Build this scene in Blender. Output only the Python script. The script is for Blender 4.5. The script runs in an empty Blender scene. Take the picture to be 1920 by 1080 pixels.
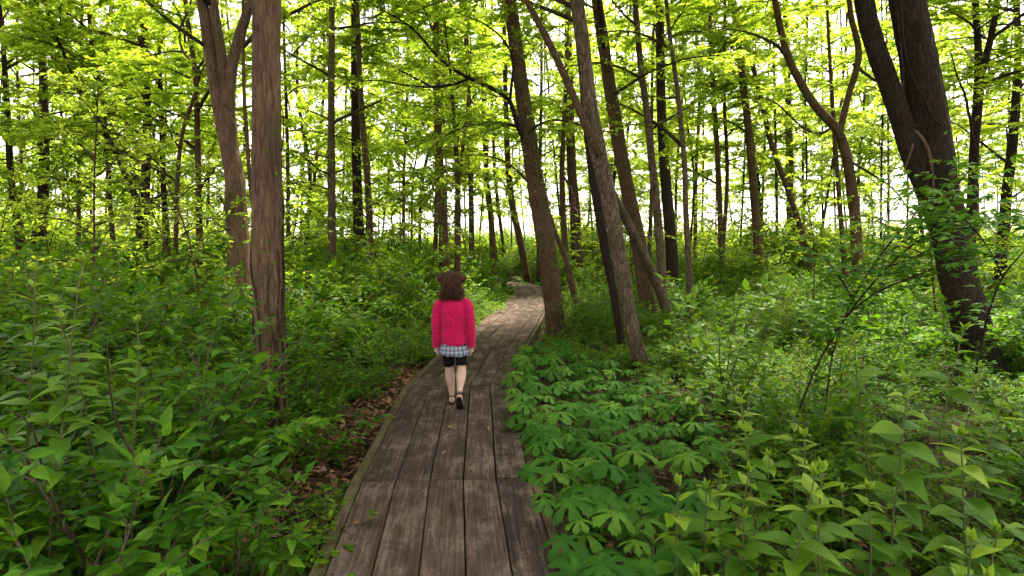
import bpy, math, random
import numpy as np
from mathutils import Vector, Matrix

SC = bpy.context.scene
COL = SC.collection
rnd = random.Random(11)
RG = np.random.default_rng(23)

# ------------------------------------------------------------------ camera
FPX, CAM_H = 1150.0, 1.45
PITCH = math.atan(79.0 / FPX)
cam_d = bpy.data.cameras.new('camera')
cam_d.sensor_width = 36.0
cam_d.lens = FPX / 1920.0 * 36.0
cam_d.clip_start, cam_d.clip_end = 0.05, 3000.0
cam = bpy.data.objects.new('camera', cam_d)
cam.location = (0, 0, CAM_H)
cam.rotation_euler = (math.pi / 2 - PITCH, 0, 0)
COL.objects.link(cam)
SC.camera = cam

# ------------------------------------------------------------------ sky, sun, exposure
SUN_EL, SUN_AZ = math.radians(60), math.radians(25)      # azimuth clockwise from +Y
world = bpy.data.worlds.new('World')
SC.world = world
world.use_nodes = True
wn, wl = world.node_tree.nodes, world.node_tree.links
wn.clear()
w_out = wn.new('ShaderNodeOutputWorld')
w_bg = wn.new('ShaderNodeBackground')
w_sky = wn.new('ShaderNodeTexSky')
w_sky.sky_type = 'NISHITA'
w_sky.sun_disc = False
w_sky.sun_elevation = SUN_EL
w_sky.sun_rotation = SUN_AZ
w_sky.air_density, w_sky.dust_density, w_sky.ozone_density = 1.0, 1.0, 1.0
w_hs = wn.new('ShaderNodeHueSaturation')                 # thin white overcast
w_hs.inputs['Saturation'].default_value = 0.12
w_bg.inputs['Strength'].default_value = 0.07
wl.new(w_sky.outputs[0], w_hs.inputs['Color'])
w_wm = wn.new('ShaderNodeMix'); w_wm.data_type = 'RGBA'; w_wm.blend_type = 'MULTIPLY'; w_wm.inputs[0].default_value = 1.0
w_wm.inputs[7].default_value = (1.0, 0.95, 0.86, 1)         # creamy white cloud
wl.new(w_hs.outputs[0], w_wm.inputs[6])
wl.new(w_wm.outputs[2], w_bg.inputs['Color'])
wl.new(w_bg.outputs[0], w_out.inputs['Surface'])

sun_d = bpy.data.lights.new('sun', 'SUN')
sun_d.energy = 3.6
sun_d.angle = math.radians(15)
sun_d.color = (1.0, 0.90, 0.70)
sun = bpy.data.objects.new('sun', sun_d)
sv = Vector((math.sin(SUN_AZ) * math.cos(SUN_EL), math.cos(SUN_AZ) * math.cos(SUN_EL), math.sin(SUN_EL)))
sun.rotation_euler = sv.to_track_quat('Z', 'Y').to_euler()
sun.location = sv * 60
COL.objects.link(sun)

SC.view_settings.view_transform = 'Standard'
SC.view_settings.look = 'None'
SC.view_settings.exposure = 2.85
SC.view_settings.gamma = 1.0
SC.render.engine = 'CYCLES'
cy = SC.cycles
cy.max_bounces, cy.diffuse_bounces, cy.glossy_bounces, cy.transmission_bounces = 6, 5, 2, 5
cy.transparent_max_bounces = 4
cy.caustics_reflective = cy.caustics_refractive = False
cy.sample_clamp_indirect = 6.0
cy.use_denoising = True
cy.use_adaptive_sampling = True
cy.adaptive_threshold = 0.04


# ------------------------------------------------------------------ helpers
def P(px, py, Y):
    """point of the place at depth Y (metres north of the viewpoint) on a sight line"""
    a, b = (px - 960) / FPX, (540 - py) / FPX
    d = np.array([a, math.cos(PITCH) + b * math.sin(PITCH), -math.sin(PITCH) + b * math.cos(PITCH)])
    t = Y / d[1]
    return np.array([d[0] * t, Y, CAM_H + d[2] * t])


def unit(v):
    v = np.asarray(v, float)
    return v / np.maximum(np.linalg.norm(v, axis=-1, keepdims=True), 1e-9)


class Geo:
    def __init__(s):
        s.v, s.f, s.n = [], [], 0

    def add(s, v, f, mat=0):
        v = np.asarray(v, float).reshape(-1, 3)
        f = np.asarray(f, int)
        s.v.append(v)
        s.f.append((f + s.n, mat))
        s.n += len(v)
        return s

    def merge(s, g, mat=0):
        for v in g.v:
            s.v.append(v)
        for f, m in g.f:
            s.f.append((f + s.n, mat))
        s.n += g.n
        return s

    def mesh(s, name, mats, smooth=True):
        me = bpy.data.meshes.new(name)
        V = np.concatenate(s.v) if s.v else np.zeros((0, 3))
        tot = [np.full(len(f), f.shape[1]) for f, m in s.f]
        loops = np.concatenate([f.ravel() for f, m in s.f])
        tot = np.concatenate(tot)
        mi = np.concatenate([np.full(len(f), m) for f, m in s.f])
        me.vertices.add(len(V))
        me.vertices.foreach_set('co', V.astype(np.float32).ravel())
        me.loops.add(len(loops))
        me.loops.foreach_set('vertex_index', loops.astype(np.int32))
        me.polygons.add(len(tot))
        me.polygons.foreach_set('loop_start', np.concatenate([[0], np.cumsum(tot)[:-1]]).astype(np.int32))
        me.polygons.foreach_set('loop_total', tot.astype(np.int32))
        me.polygons.foreach_set('material_index', mi.astype(np.int32))
        me.polygons.foreach_set('use_smooth', np.full(len(tot), bool(smooth)))
        for m in (mats if isinstance(mats, (list, tuple)) else [mats]):
            me.materials.append(m)
        me.update(calc_edges=True)
        return me


def link(name, me, parent=None, loc=None, rot=None, scale=None):
    o = bpy.data.objects.new(name, me)
    COL.objects.link(o)
    if parent is not None:
        o.parent = parent
    if loc is not None:
        o.location = loc
    if rot is not None:
        o.rotation_euler = rot
    if scale is not None:
        o.scale = (scale,) * 3 if np.isscalar(scale) else scale
    return o


def tag(o, label, cat, group=None, kind=None):
    o['label'] = label
    o['category'] = cat
    if group:
        o['group'] = group
    if kind:
        o['kind'] = kind
    return o


def thing(name, label, cat, loc=(0, 0, 0), group=None, kind=None, rot=None):
    o = link(name, None, None, loc, rot)
    o.empty_display_size = 0.1
    return tag(o, label, cat, group, kind)


def catmull(pts, step):
    """resample rows (x, y, z, r...) along a Catmull-Rom curve"""
    p = np.asarray(pts, float)
    q = np.vstack([2 * p[0] - p[1], p, 2 * p[-1] - p[-2]])
    out = []
    for i in range(1, len(q) - 2):
        n = max(2, int(np.linalg.norm(q[i + 1, :3] - q[i, :3]) / step))
        t = np.linspace(0, 1, n, endpoint=False)[:, None]
        a, b, c, d = q[i - 1], q[i], q[i + 1], q[i + 2]
        out.append(0.5 * (2 * b + (c - a) * t + (2 * a - 5 * b + 4 * c - d) * t ** 2 + (3 * b - a - 3 * c + d) * t ** 3))
    return np.vstack(out + [p[-1:]])


def tube(pts, rx, sides=6, ry=None, ref=(0, 0, 1), caps=True, fac=None):
    """rings along a polyline; fac(n, sides) multiplies radii"""
    p = np.asarray(pts, float)
    n = len(p)
    rx = np.broadcast_to(np.asarray(rx, float), (n,))
    ry = rx if ry is None else np.broadcast_to(np.asarray(ry, float), (n,))
    tg = unit(np.gradient(p, axis=0))
    ref = np.asarray(ref, float)
    u = np.cross(np.broadcast_to(ref, p.shape), tg)
    bad = np.linalg.norm(u, axis=1) < 0.15
    if bad.any():
        u[bad] = np.cross(np.broadcast_to([0.0, 1.0, 0.05], p.shape)[bad], tg[bad])
    u = unit(u)
    w = np.cross(tg, u)
    a = np.linspace(0, 2 * np.pi, sides, endpoint=False)
    k = np.ones((n, sides)) if fac is None else fac
    V = p[:, None] + (u[:, None] * (np.cos(a) * rx[:, None] * k)[..., None] + w[:, None] * (np.sin(a) * ry[:, None] * k)[..., None])
    idx = np.arange(n * sides).reshape(n, sides)
    A, B = idx[:-1], idx[1:]
    F = np.stack([A, np.roll(A, -1, 1), np.roll(B, -1, 1), B], -1).reshape(-1, 4)
    g = Geo().add(V, F)
    if caps:
        g.v.append(p[[0, -1]])
        c0, c1 = n * sides, n * sides + 1
        r0, r1 = idx[0], idx[-1]
        g.f.append((np.stack([np.full(sides, c0), np.roll(r0, -1), r0], -1), 0))
        g.f.append((np.stack([np.full(sides, c1), r1, np.roll(r1, -1)], -1), 0))
        g.n += 2
    return g


def smooth_noise(n, m, cn, cm, rng, wrap=True):
    """value noise grid (n, m) with cn x cm cells, wrapping in the second axis"""
    g = rng.random((cn + 2, cm))
    y = np.linspace(0, cn, n)
    x = np.linspace(0, cm, m, endpoint=False)
    yi, xi = y.astype(int), x.astype(int)
    fy, fx = (y - yi)[:, None], (x - xi)[None]
    fy, fx = fy * fy * (3 - 2 * fy), fx * fx * (3 - 2 * fx)
    g00, g01 = g[yi][:, xi % cm], g[yi][:, (xi + 1) % cm]
    g10, g11 = g[yi + 1][:, xi % cm], g[yi + 1][:, (xi + 1) % cm]
    return (g00 * (1 - fx) + g01 * fx) * (1 - fy) + (g10 * (1 - fx) + g11 * fx) * fy


# leaf templates: x along the leaf, y across, z its face normal
def leaf_grid(n, w, tipp=1.35, fold=0.25, droop=0.25, wave=0.0):
    """a folded, drooping ovate leaf with n stations along the midrib"""
    t = np.linspace(0, 1, n + 1)
    prof = np.sin(np.pi * np.clip(t, 0, 1) ** 0.75) ** 0.9 * (1 - 0.35 * t ** 3)
    prof[0] = prof[-1] = 0.0
    z = -droop * t ** 2
    V, F = [], []
    for i in range(n + 1):
        h = prof[i] * w / 2
        V += [(t[i], h, z[i] + fold * h + wave * math.sin(i * 2.2)), (t[i], 0, z[i]), (t[i], -h, z[i] + fold * h - wave * math.sin(i * 2.0))]
    for i in range(n):
        a, b = 3 * i, 3 * i + 3
        F += [(a, a + 1, b + 1, b), (a + 1, a + 2, b + 2, b + 1)]
    return np.array(V), np.array(F)


LEAF4 = (np.array([(0, 0, 0), (.42, -.27, .05), (.5, 0, -.02), (.42, .27, .05), (1, 0, -.14)]),
         np.array([(0, 1, 2), (0, 2, 3), (1, 4, 2), (2, 4, 3)]))
LEAF2 = (np.array([(0, 0, 0), (.45, -.32, .03), (1, 0, -.1), (.45, .32, .03)]), np.array([(0, 1, 2, 3)]))


def place(tmpl, pos, dx, nrm, size):
    V, F = tmpl
    dx = unit(dx)
    y = unit(np.cross(nrm, dx))
    z = np.cross(dx, y)
    size = np.asarray(size)[:, None, None]
    W = pos[:, None] + size * (V[None, :, :1] * dx[:, None] + V[None, :, 1:2] * y[:, None] + V[None, :, 2:3] * z[:, None])
    n, k = len(pos), len(V)
    FF = (F[None] + (np.arange(n) * k)[:, None, None]).reshape(-1, F.shape[1])
    return Geo().add(W.reshape(-1, 3), FF)


class Leaves:
    def __init__(s):
        s.p, s.d, s.n, s.s = [], [], [], []

    def add(s, p, d, n, size):
        s.p.append(np.atleast_2d(p)); s.d.append(np.atleast_2d(d)); s.n.append(np.atleast_2d(n)); s.s.append(np.atleast_1d(size))

    def arrays(s):
        return np.concatenate(s.p), np.concatenate(s.d), np.concatenate(s.n), np.concatenate(s.s)

    def geo(s, tmpl):
        return place(tmpl, *s.arrays())


def curve_pts(start, d, L, n, rng, droop=0.0, wander=0.12, up=0.0):
    p, d = np.array(start, float), unit(d)
    out = [p]
    for i in range(n):
        d = unit(d + rng.normal(0, wander, 3) + np.array([0, 0, up - droop]) / n)
        p = p + d * L / n
        out.append(p)
    return np.array(out)


def leafy(lv, pts, rng, step, size, tilt=0.45, t0=0.15, spread=0.9, two=True):
    """leaves along a twig, to both sides in a roughly level plane"""
    seg = np.linalg.norm(np.diff(pts, axis=0), axis=1)
    cum = np.concatenate([[0], np.cumsum(seg)])
    L = cum[-1]
    s = np.arange(L * t0, L, step)
    if len(s) == 0:
        return
    s = s + rng.normal(0, step * 0.2, len(s))
    pos = np.stack([np.interp(s, cum, pts[:, k]) for k in range(3)], -1)
    tg = unit(np.stack([np.interp(s, cum, np.gradient(pts[:, k], cum)) for k in range(3)], -1))
    side = unit(np.cross(tg, [0, 0, 1.0]) + 1e-6)
    for sg in ((1, -1) if two else (1,)):
        if not two:
            sg = np.where(np.arange(len(s)) % 2 == 0, 1, -1)[:, None]
        d = tg * (1 - spread * 0.45) + side * sg * spread + rng.normal(0, 0.22, pos.shape)
        nrm = np.array([0, 0, 1.0]) + rng.normal(0, tilt, pos.shape)
        sz = size * rng.uniform(0.6, 1.2, len(s))
        lv.add(pos, d, nrm, sz)
    lv.add(pts[-1], tg[-1:] + rng.normal(0, .15, (1, 3)), np.array([[0, 0, 1.0]]) + rng.normal(0, tilt, (1, 3)), [size * 1.1])


# ------------------------------------------------------------------ materials
def new_mat(name):
    m = bpy.data.materials.new(name)
    m.use_nodes = True
    nt = m.node_tree
    nt.nodes.clear()
    out = nt.nodes.new('ShaderNodeOutputMaterial')
    return m, nt, nt.nodes, nt.links, out


def ramp(ns, stops):
    r = ns.new('ShaderNodeValToRGB')
    e = r.color_ramp.elements
    while len(e) < len(stops):
        e.new(0.5)
    for k, (p, c) in enumerate(stops):
        e[k].position = p
        e[k].color = (*c, 1)
    return r


def leaf_mat(name, dark, mid, light, trans, tmix=0.42, rough=0.5, vein=False, spec=0.14):
    m, nt, ns, ls, out = new_mat(name)
    geo, oi = ns.new('ShaderNodeNewGeometry'), ns.new('ShaderNodeObjectInfo')
    add = ns.new('ShaderNodeMath'); add.operation = 'ADD'
    fr = ns.new('ShaderNodeMath'); fr.operation = 'FRACT'
    ls.new(geo.outputs['Random Per Island'], add.inputs[0])
    ls.new(oi.outputs['Random'], add.inputs[1])
    ls.new(add.outputs[0], fr.inputs[0])
    rp = ramp(ns, [(0.0, dark), (0.55, mid), (1.0, light)])
    ls.new(fr.outputs[0], rp.inputs[0])
    col = rp.outputs[0]
    tc = ns.new('ShaderNodeTexCoord')
    nz = ns.new('ShaderNodeTexNoise'); nz.inputs['Scale'].default_value = 1.3
    ls.new(tc.outputs['Object'], nz.inputs['Vector'])
    hs = ns.new('ShaderNodeHueSaturation')
    mr = ns.new('ShaderNodeMapRange')
    mr.inputs['From Min'].default_value, mr.inputs['From Max'].default_value = 0.3, 0.7
    mr.inputs['To Min'].default_value, mr.inputs['To Max'].default_value = 0.7, 1.3
    ls.new(nz.outputs[0], mr.inputs[0])
    ls.new(mr.outputs[0], hs.inputs['Value'])
    ls.new(col, hs.inputs['Color'])
    pb = ns.new('ShaderNodeBsdfPrincipled')
    pb.inputs['Roughness'].default_value = rough
    pb.inputs['Specular IOR Level'].default_value = spec
    ls.new(hs.outputs[0], pb.inputs['Base Color'])
    tr = ns.new('ShaderNodeBsdfTranslucent')
    mx = ns.new('ShaderNodeMix'); mx.data_type = 'RGBA'; mx.blend_type = 'MIX'
    mx.inputs[0].default_value = 0.65
    ls.new(hs.outputs[0], mx.inputs[6])
    mx.inputs[7].default_value = (*trans, 1)
    ls.new(mx.outputs[2], tr.inputs['Color'])
    ms = ns.new('ShaderNodeMixShader'); ms.inputs[0].default_value = tmix
    ls.new(pb.outputs[0], ms.inputs[1]); ls.new(tr.outputs[0], ms.inputs[2])
    ls.new(ms.outputs[0], out.inputs['Surface'])
    if vein:                                       # side veins slanting from the midrib
        sx = ns.new('ShaderNodeSeparateXYZ'); ls.new(tc.outputs['Object'], sx.inputs[0])
        ab = ns.new('ShaderNodeMath'); ab.operation = 'ABSOLUTE'; ls.new(sx.outputs[1], ab.inputs[0])
        k1 = ns.new('ShaderNodeMath'); k1.operation = 'MULTIPLY_ADD'; k1.inputs[1].default_value = -0.9
        ls.new(ab.outputs[0], k1.inputs[0]); ls.new(sx.outputs[0], k1.inputs[2])
        k2 = ns.new('ShaderNodeMath'); k2.operation = 'MULTIPLY'; k2.inputs[1].default_value = 62.0; ls.new(k1.outputs[0], k2.inputs[0])
        k3 = ns.new('ShaderNodeMath'); k3.operation = 'SINE'; ls.new(k2.outputs[0], k3.inputs[0])
        mr2 = ns.new('ShaderNodeMapRange'); mr2.inputs['From Min'].default_value, mr2.inputs['From Max'].default_value = 0.0, 0.03
        mr2.inputs['To Min'].default_value, mr2.inputs['To Max'].default_value = -2.5, 0.0
        ls.new(ab.outputs[0], mr2.inputs[0])
        k4 = ns.new('ShaderNodeMath'); k4.operation = 'ADD'; ls.new(k3.outputs[0], k4.inputs[0]); ls.new(mr2.outputs[0], k4.inputs[1])
        bp = ns.new('ShaderNodeBump'); bp.inputs['Strength'].default_value = 0.16; bp.inputs['Distance'].default_value = 0.01
        ls.new(k4.outputs[0], bp.inputs['Height']); ls.new(bp.outputs[0], pb.inputs['Normal'])
    return m


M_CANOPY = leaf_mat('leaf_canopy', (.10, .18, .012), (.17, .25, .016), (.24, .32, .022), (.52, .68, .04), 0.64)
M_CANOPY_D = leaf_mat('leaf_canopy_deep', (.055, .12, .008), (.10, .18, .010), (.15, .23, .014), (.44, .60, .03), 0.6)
M_SHRUB = leaf_mat('leaf_shrub', (.014, .064, .003), (.042, .132, .004), (.125, .24, .008), (.19, .40, .008), 0.38)
M_HERB = leaf_mat('leaf_herb', (.034, .095, .005), (.085, .165, .007), (.14, .23, .010), (.28, .42, .012), 0.42)
M_NEAR = leaf_mat('leaf_near', (.018, .078, .004), (.046, .148, .006), (.11, .235, .010), (.18, .38, .015), 0.34, 0.45, vein=True)
M_BROAD = leaf_mat('leaf_broad', (.042, .12, .009), (.08, .185, .012), (.135, .25, .015), (.25, .45, .02), 0.36, 0.45, vein=True)
M_TIP = leaf_mat('leaf_tip', (.13, .25, .016), (.17, .29, .02), (.22, .33, .03), (.34, .50, .03), 0.4, 0.45)
M_MAY = leaf_mat('leaf_umbrella', (.023, .090, .010), (.044, .132, .013), (.086, .192, .018), (.12, .32, .02), 0.28, 0.55, spec=.08)


def bark_mat(name, dark, light, scale=1.0, moss=0.0, bump=0.6, zs=8.5, plates=0.5):
    m, nt, ns, ls, out = new_mat(name)
    tc = ns.new('ShaderNodeTexCoord')
    mp = ns.new('ShaderNodeMapping'); mp.inputs['Scale'].default_value = (26 * scale, 26 * scale, zs * scale)
    ls.new(tc.outputs['Object'], mp.inputs[0])
    n1 = ns.new('ShaderNodeTexNoise'); n1.inputs['Scale'].default_value = 1.0
    n1.inputs['Detail'].default_value = 6; n1.inputs['Roughness'].default_value = 0.65
    n1.inputs['Distortion'].default_value = 0.6
    ls.new(mp.outputs[0], n1.inputs['Vector'])
    vo = ns.new('ShaderNodeTexVoronoi'); vo.feature = 'DISTANCE_TO_EDGE'; vo.inputs['Scale'].default_value = 1.1
    mv = ns.new('ShaderNodeVectorMath'); mv.operation = 'MULTIPLY_ADD'; mv.inputs[1].default_value = (1.3, 1.3, 1.3)
    ls.new(n1.outputs[1], mv.inputs[0]); ls.new(mp.outputs[0], mv.inputs[2])
    ls.new(mv.outputs[0], vo.inputs['Vector'])
    n2 = ns.new('ShaderNodeTexNoise'); n2.inputs['Scale'].default_value = 3.0; n2.inputs['Detail'].default_value = 7
    ls.new(tc.outputs['Object'], n2.inputs['Vector'])
    mul = ns.new('ShaderNodeMath'); mul.operation = 'MULTIPLY_ADD'
    vr = ns.new('ShaderNodeMapRange'); vr.inputs['From Max'].default_value = 0.28
    ls.new(vo.outputs['Distance'], vr.inputs[0])
    ls.new(vr.outputs[0], mul.inputs[0]); mul.inputs[1].default_value = plates
    ls.new(n1.outputs[0], mul.inputs[2])
    ht = ns.new('ShaderNodeMath'); ht.operation = 'MULTIPLY'; ht.inputs[1].default_value = 0.9 - 0.36 * plates
    ls.new(mul.outputs[0], ht.inputs[0])
    rp = ramp(ns, [(0.22, dark), (0.5, tuple((a + b) / 2 for a, b in zip(dark, light))), (0.85, light)])
    ls.new(ht.outputs[0], rp.inputs[0])
    mx = ns.new('ShaderNodeMix'); mx.data_type = 'RGBA'; mx.blend_type = 'MULTIPLY'; mx.inputs[0].default_value = 0.8
    rp2 = ramp(ns, [(0.3, (.5, .48, .46)), (0.7, (1.35, 1.3, 1.22))])
    ls.new(n2.outputs[0], rp2.inputs[0])
    ls.new(rp.outputs[0], mx.inputs[6]); ls.new(rp2.outputs[0], mx.inputs[7])
    col = mx.outputs[2]
    if moss:
        n3 = ns.new('ShaderNodeTexNoise'); n3.inputs['Scale'].default_value = 3.4; n3.inputs['Detail'].default_value = 8
        ls.new(tc.outputs['Object'], n3.inputs['Vector'])
        r3 = ramp(ns, [(0.55 - 0.1 * moss, (0, 0, 0)), (0.72, (moss, moss, moss))])
        ls.new(n3.outputs[0], r3.inputs[0])
        m3 = ns.new('ShaderNodeMix'); m3.data_type = 'RGBA'
        ls.new(r3.outputs[0], m3.inputs[0]); ls.new(col, m3.inputs[6])
        m3.inputs[7].default_value = (.075, .10, .03, 1)
        col = m3.outputs[2]
    pb = ns.new('ShaderNodeBsdfPrincipled')
    pb.inputs['Roughness'].default_value = 0.9
    pb.inputs['Specular IOR Level'].default_value = 0.15
    ls.new(col, pb.inputs['Base Color'])
    bp = ns.new('ShaderNodeBump'); bp.inputs['Strength'].default_value = min(1.0, bump); bp.inputs['Distance'].default_value = 0.035
    ls.new(ht.outputs[0], bp.inputs['Height'])
    ls.new(bp.outputs[0], pb.inputs['Normal'])
    ls.new(pb.outputs[0], out.inputs['Surface'])
    return m


B_RED = bark_mat('bark_reddish', (0.03, 0.018, 0.012), (0.24, 0.155, 0.105), 1.25, 0.3, 1.0, zs=4.0, plates=0.24)
B_BROWN = bark_mat('bark_brown', (0.026, 0.014, 0.009), (0.145, 0.088, 0.055), 1.4, 0.35, 0.8)
B_DARK = bark_mat('bark_dark', (0.007, 0.005, 0.004), (0.046, 0.031, 0.024), 1.0, 0.1, 1.0, zs=6.0, plates=0.42)
B_GREY = bark_mat('bark_grey', (0.026, 0.018, 0.013), (0.18, 0.128, 0.096), 0.85, 0.3, 0.9)
B_FAR = bark_mat('bark_far', (0.03, 0.02, 0.014), (0.12, 0.08, 0.055), 0.6, 0.2, 0.5)
B_TWIG = bark_mat('bark_twig', (0.02, 0.014, 0.01), (0.07, 0.05, 0.032), 1.5, 0.3, 0.4)
B_DEAD = bark_mat('bark_broken_wood', (.05, .03, .02), (.20, .125, .085), 1.6, 0.0, 0.8)


def plain_mat(name, c1, c2, scale=8, rough=0.8, bump=0.2, spec=0.2, stretch=(1, 1, 1), detail=6, dist=0.01, sheen=0.0):
    m, nt, ns, ls, out = new_mat(name)
    tc = ns.new('ShaderNodeTexCoord')
    mp = ns.new('ShaderNodeMapping'); mp.inputs['Scale'].default_value = stretch
    ls.new(tc.outputs['Object'], mp.inputs[0])
    nz = ns.new('ShaderNodeTexNoise'); nz.inputs['Scale'].default_value = scale; nz.inputs['Detail'].default_value = detail
    ls.new(mp.outputs[0], nz.inputs['Vector'])
    rp = ramp(ns, [(0.3, c1), (0.7, c2)])
    ls.new(nz.outputs[0], rp.inputs[0])
    pb = ns.new('ShaderNodeBsdfPrincipled')
    pb.inputs['Roughness'].default_value = rough
    pb.inputs['Specular IOR Level'].default_value = spec
    if sheen:
        pb.inputs['Sheen Weight'].default_value = sheen
        pb.inputs['Sheen Roughness'].default_value = 0.5
    ls.new(rp.outputs[0], pb.inputs['Base Color'])
    bp = ns.new('ShaderNodeBump'); bp.inputs['Strength'].default_value = bump; bp.inputs['Distance'].default_value = dist
    ls.new(nz.outputs[0], bp.inputs['Height']); ls.new(bp.outputs[0], pb.inputs['Normal'])
    ls.new(pb.outputs[0], out.inputs['Surface'])
    return m


M_STEM = plain_mat('green_stem', (.07, .10, .03), (.12, .10, .05), 20, 0.6, 0.1)
M_STEM_W = plain_mat('woody_stem', (.05, .035, .025), (.13, .095, .065), 30, 0.8, 0.2)
M_LITTER = leaf_mat('dry_leaf', (.08, .036, .022), (.21, .11, .066), (.36, .21, .14), (.16, .09, .05), 0.15, 0.7)


def ground_mat():
    m, nt, ns, ls, out = new_mat('forest_floor')
    tc = ns.new('ShaderNodeTexCoord')
    vo = ns.new('ShaderNodeTexVoronoi'); vo.inputs['Scale'].default_value = 22
    n0 = ns.new('ShaderNodeTexNoise'); n0.inputs['Scale'].default_value = 9; n0.inputs['Detail'].default_value = 8
    ls.new(tc.outputs['Object'], vo.inputs['Vector']); ls.new(tc.outputs['Object'], n0.inputs['Vector'])
    rp = ramp(ns, [(0.0, (.02, .014, .010)), (0.5, (.055, .035, .024)), (1.0, (.12, .075, .05))])
    sp = ns.new('ShaderNodeSeparateColor'); ls.new(vo.outputs['Color'], sp.inputs[0])
    mm = ns.new('ShaderNodeMath'); mm.operation = 'MULTIPLY'
    ls.new(sp.outputs[0], mm.inputs[0]); ls.new(n0.outputs[0], mm.inputs[1])
    ls.new(mm.outputs[0], rp.inputs[0])
    n1 = ns.new('ShaderNodeTexNoise'); n1.inputs['Scale'].default_value = 0.35; n1.inputs['Detail'].default_value = 6
    ls.new(tc.outputs['Object'], n1.inputs['Vector'])
    r1 = ramp(ns, [(0.45, (0, 0, 0)), (0.62, (.75, .75, .75))])
    ls.new(n1.outputs[0], r1.inputs[0])
    mx = ns.new('ShaderNodeMix'); mx.data_type = 'RGBA'
    ls.new(r1.outputs[0], mx.inputs[0]); ls.new(rp.outputs[0], mx.inputs[6])
    mx.inputs[7].default_value = (.035, .065, .016, 1)
    pb = ns.new('ShaderNodeBsdfPrincipled'); pb.inputs['Roughness'].default_value = 0.95
    pb.inputs['Specular IOR Level'].default_value = 0.1
    ls.new(mx.outputs[2], pb.inputs['Base Color'])
    bp = ns.new('ShaderNodeBump'); bp.inputs['Strength'].default_value = 0.8; bp.inputs['Distance'].default_value = 0.02
    ls.new(vo.outputs['Distance'], bp.inputs['Height']); ls.new(bp.outputs[0], pb.inputs['Normal'])
    ls.new(pb.outputs[0], out.inputs['Surface'])
    return m


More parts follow.
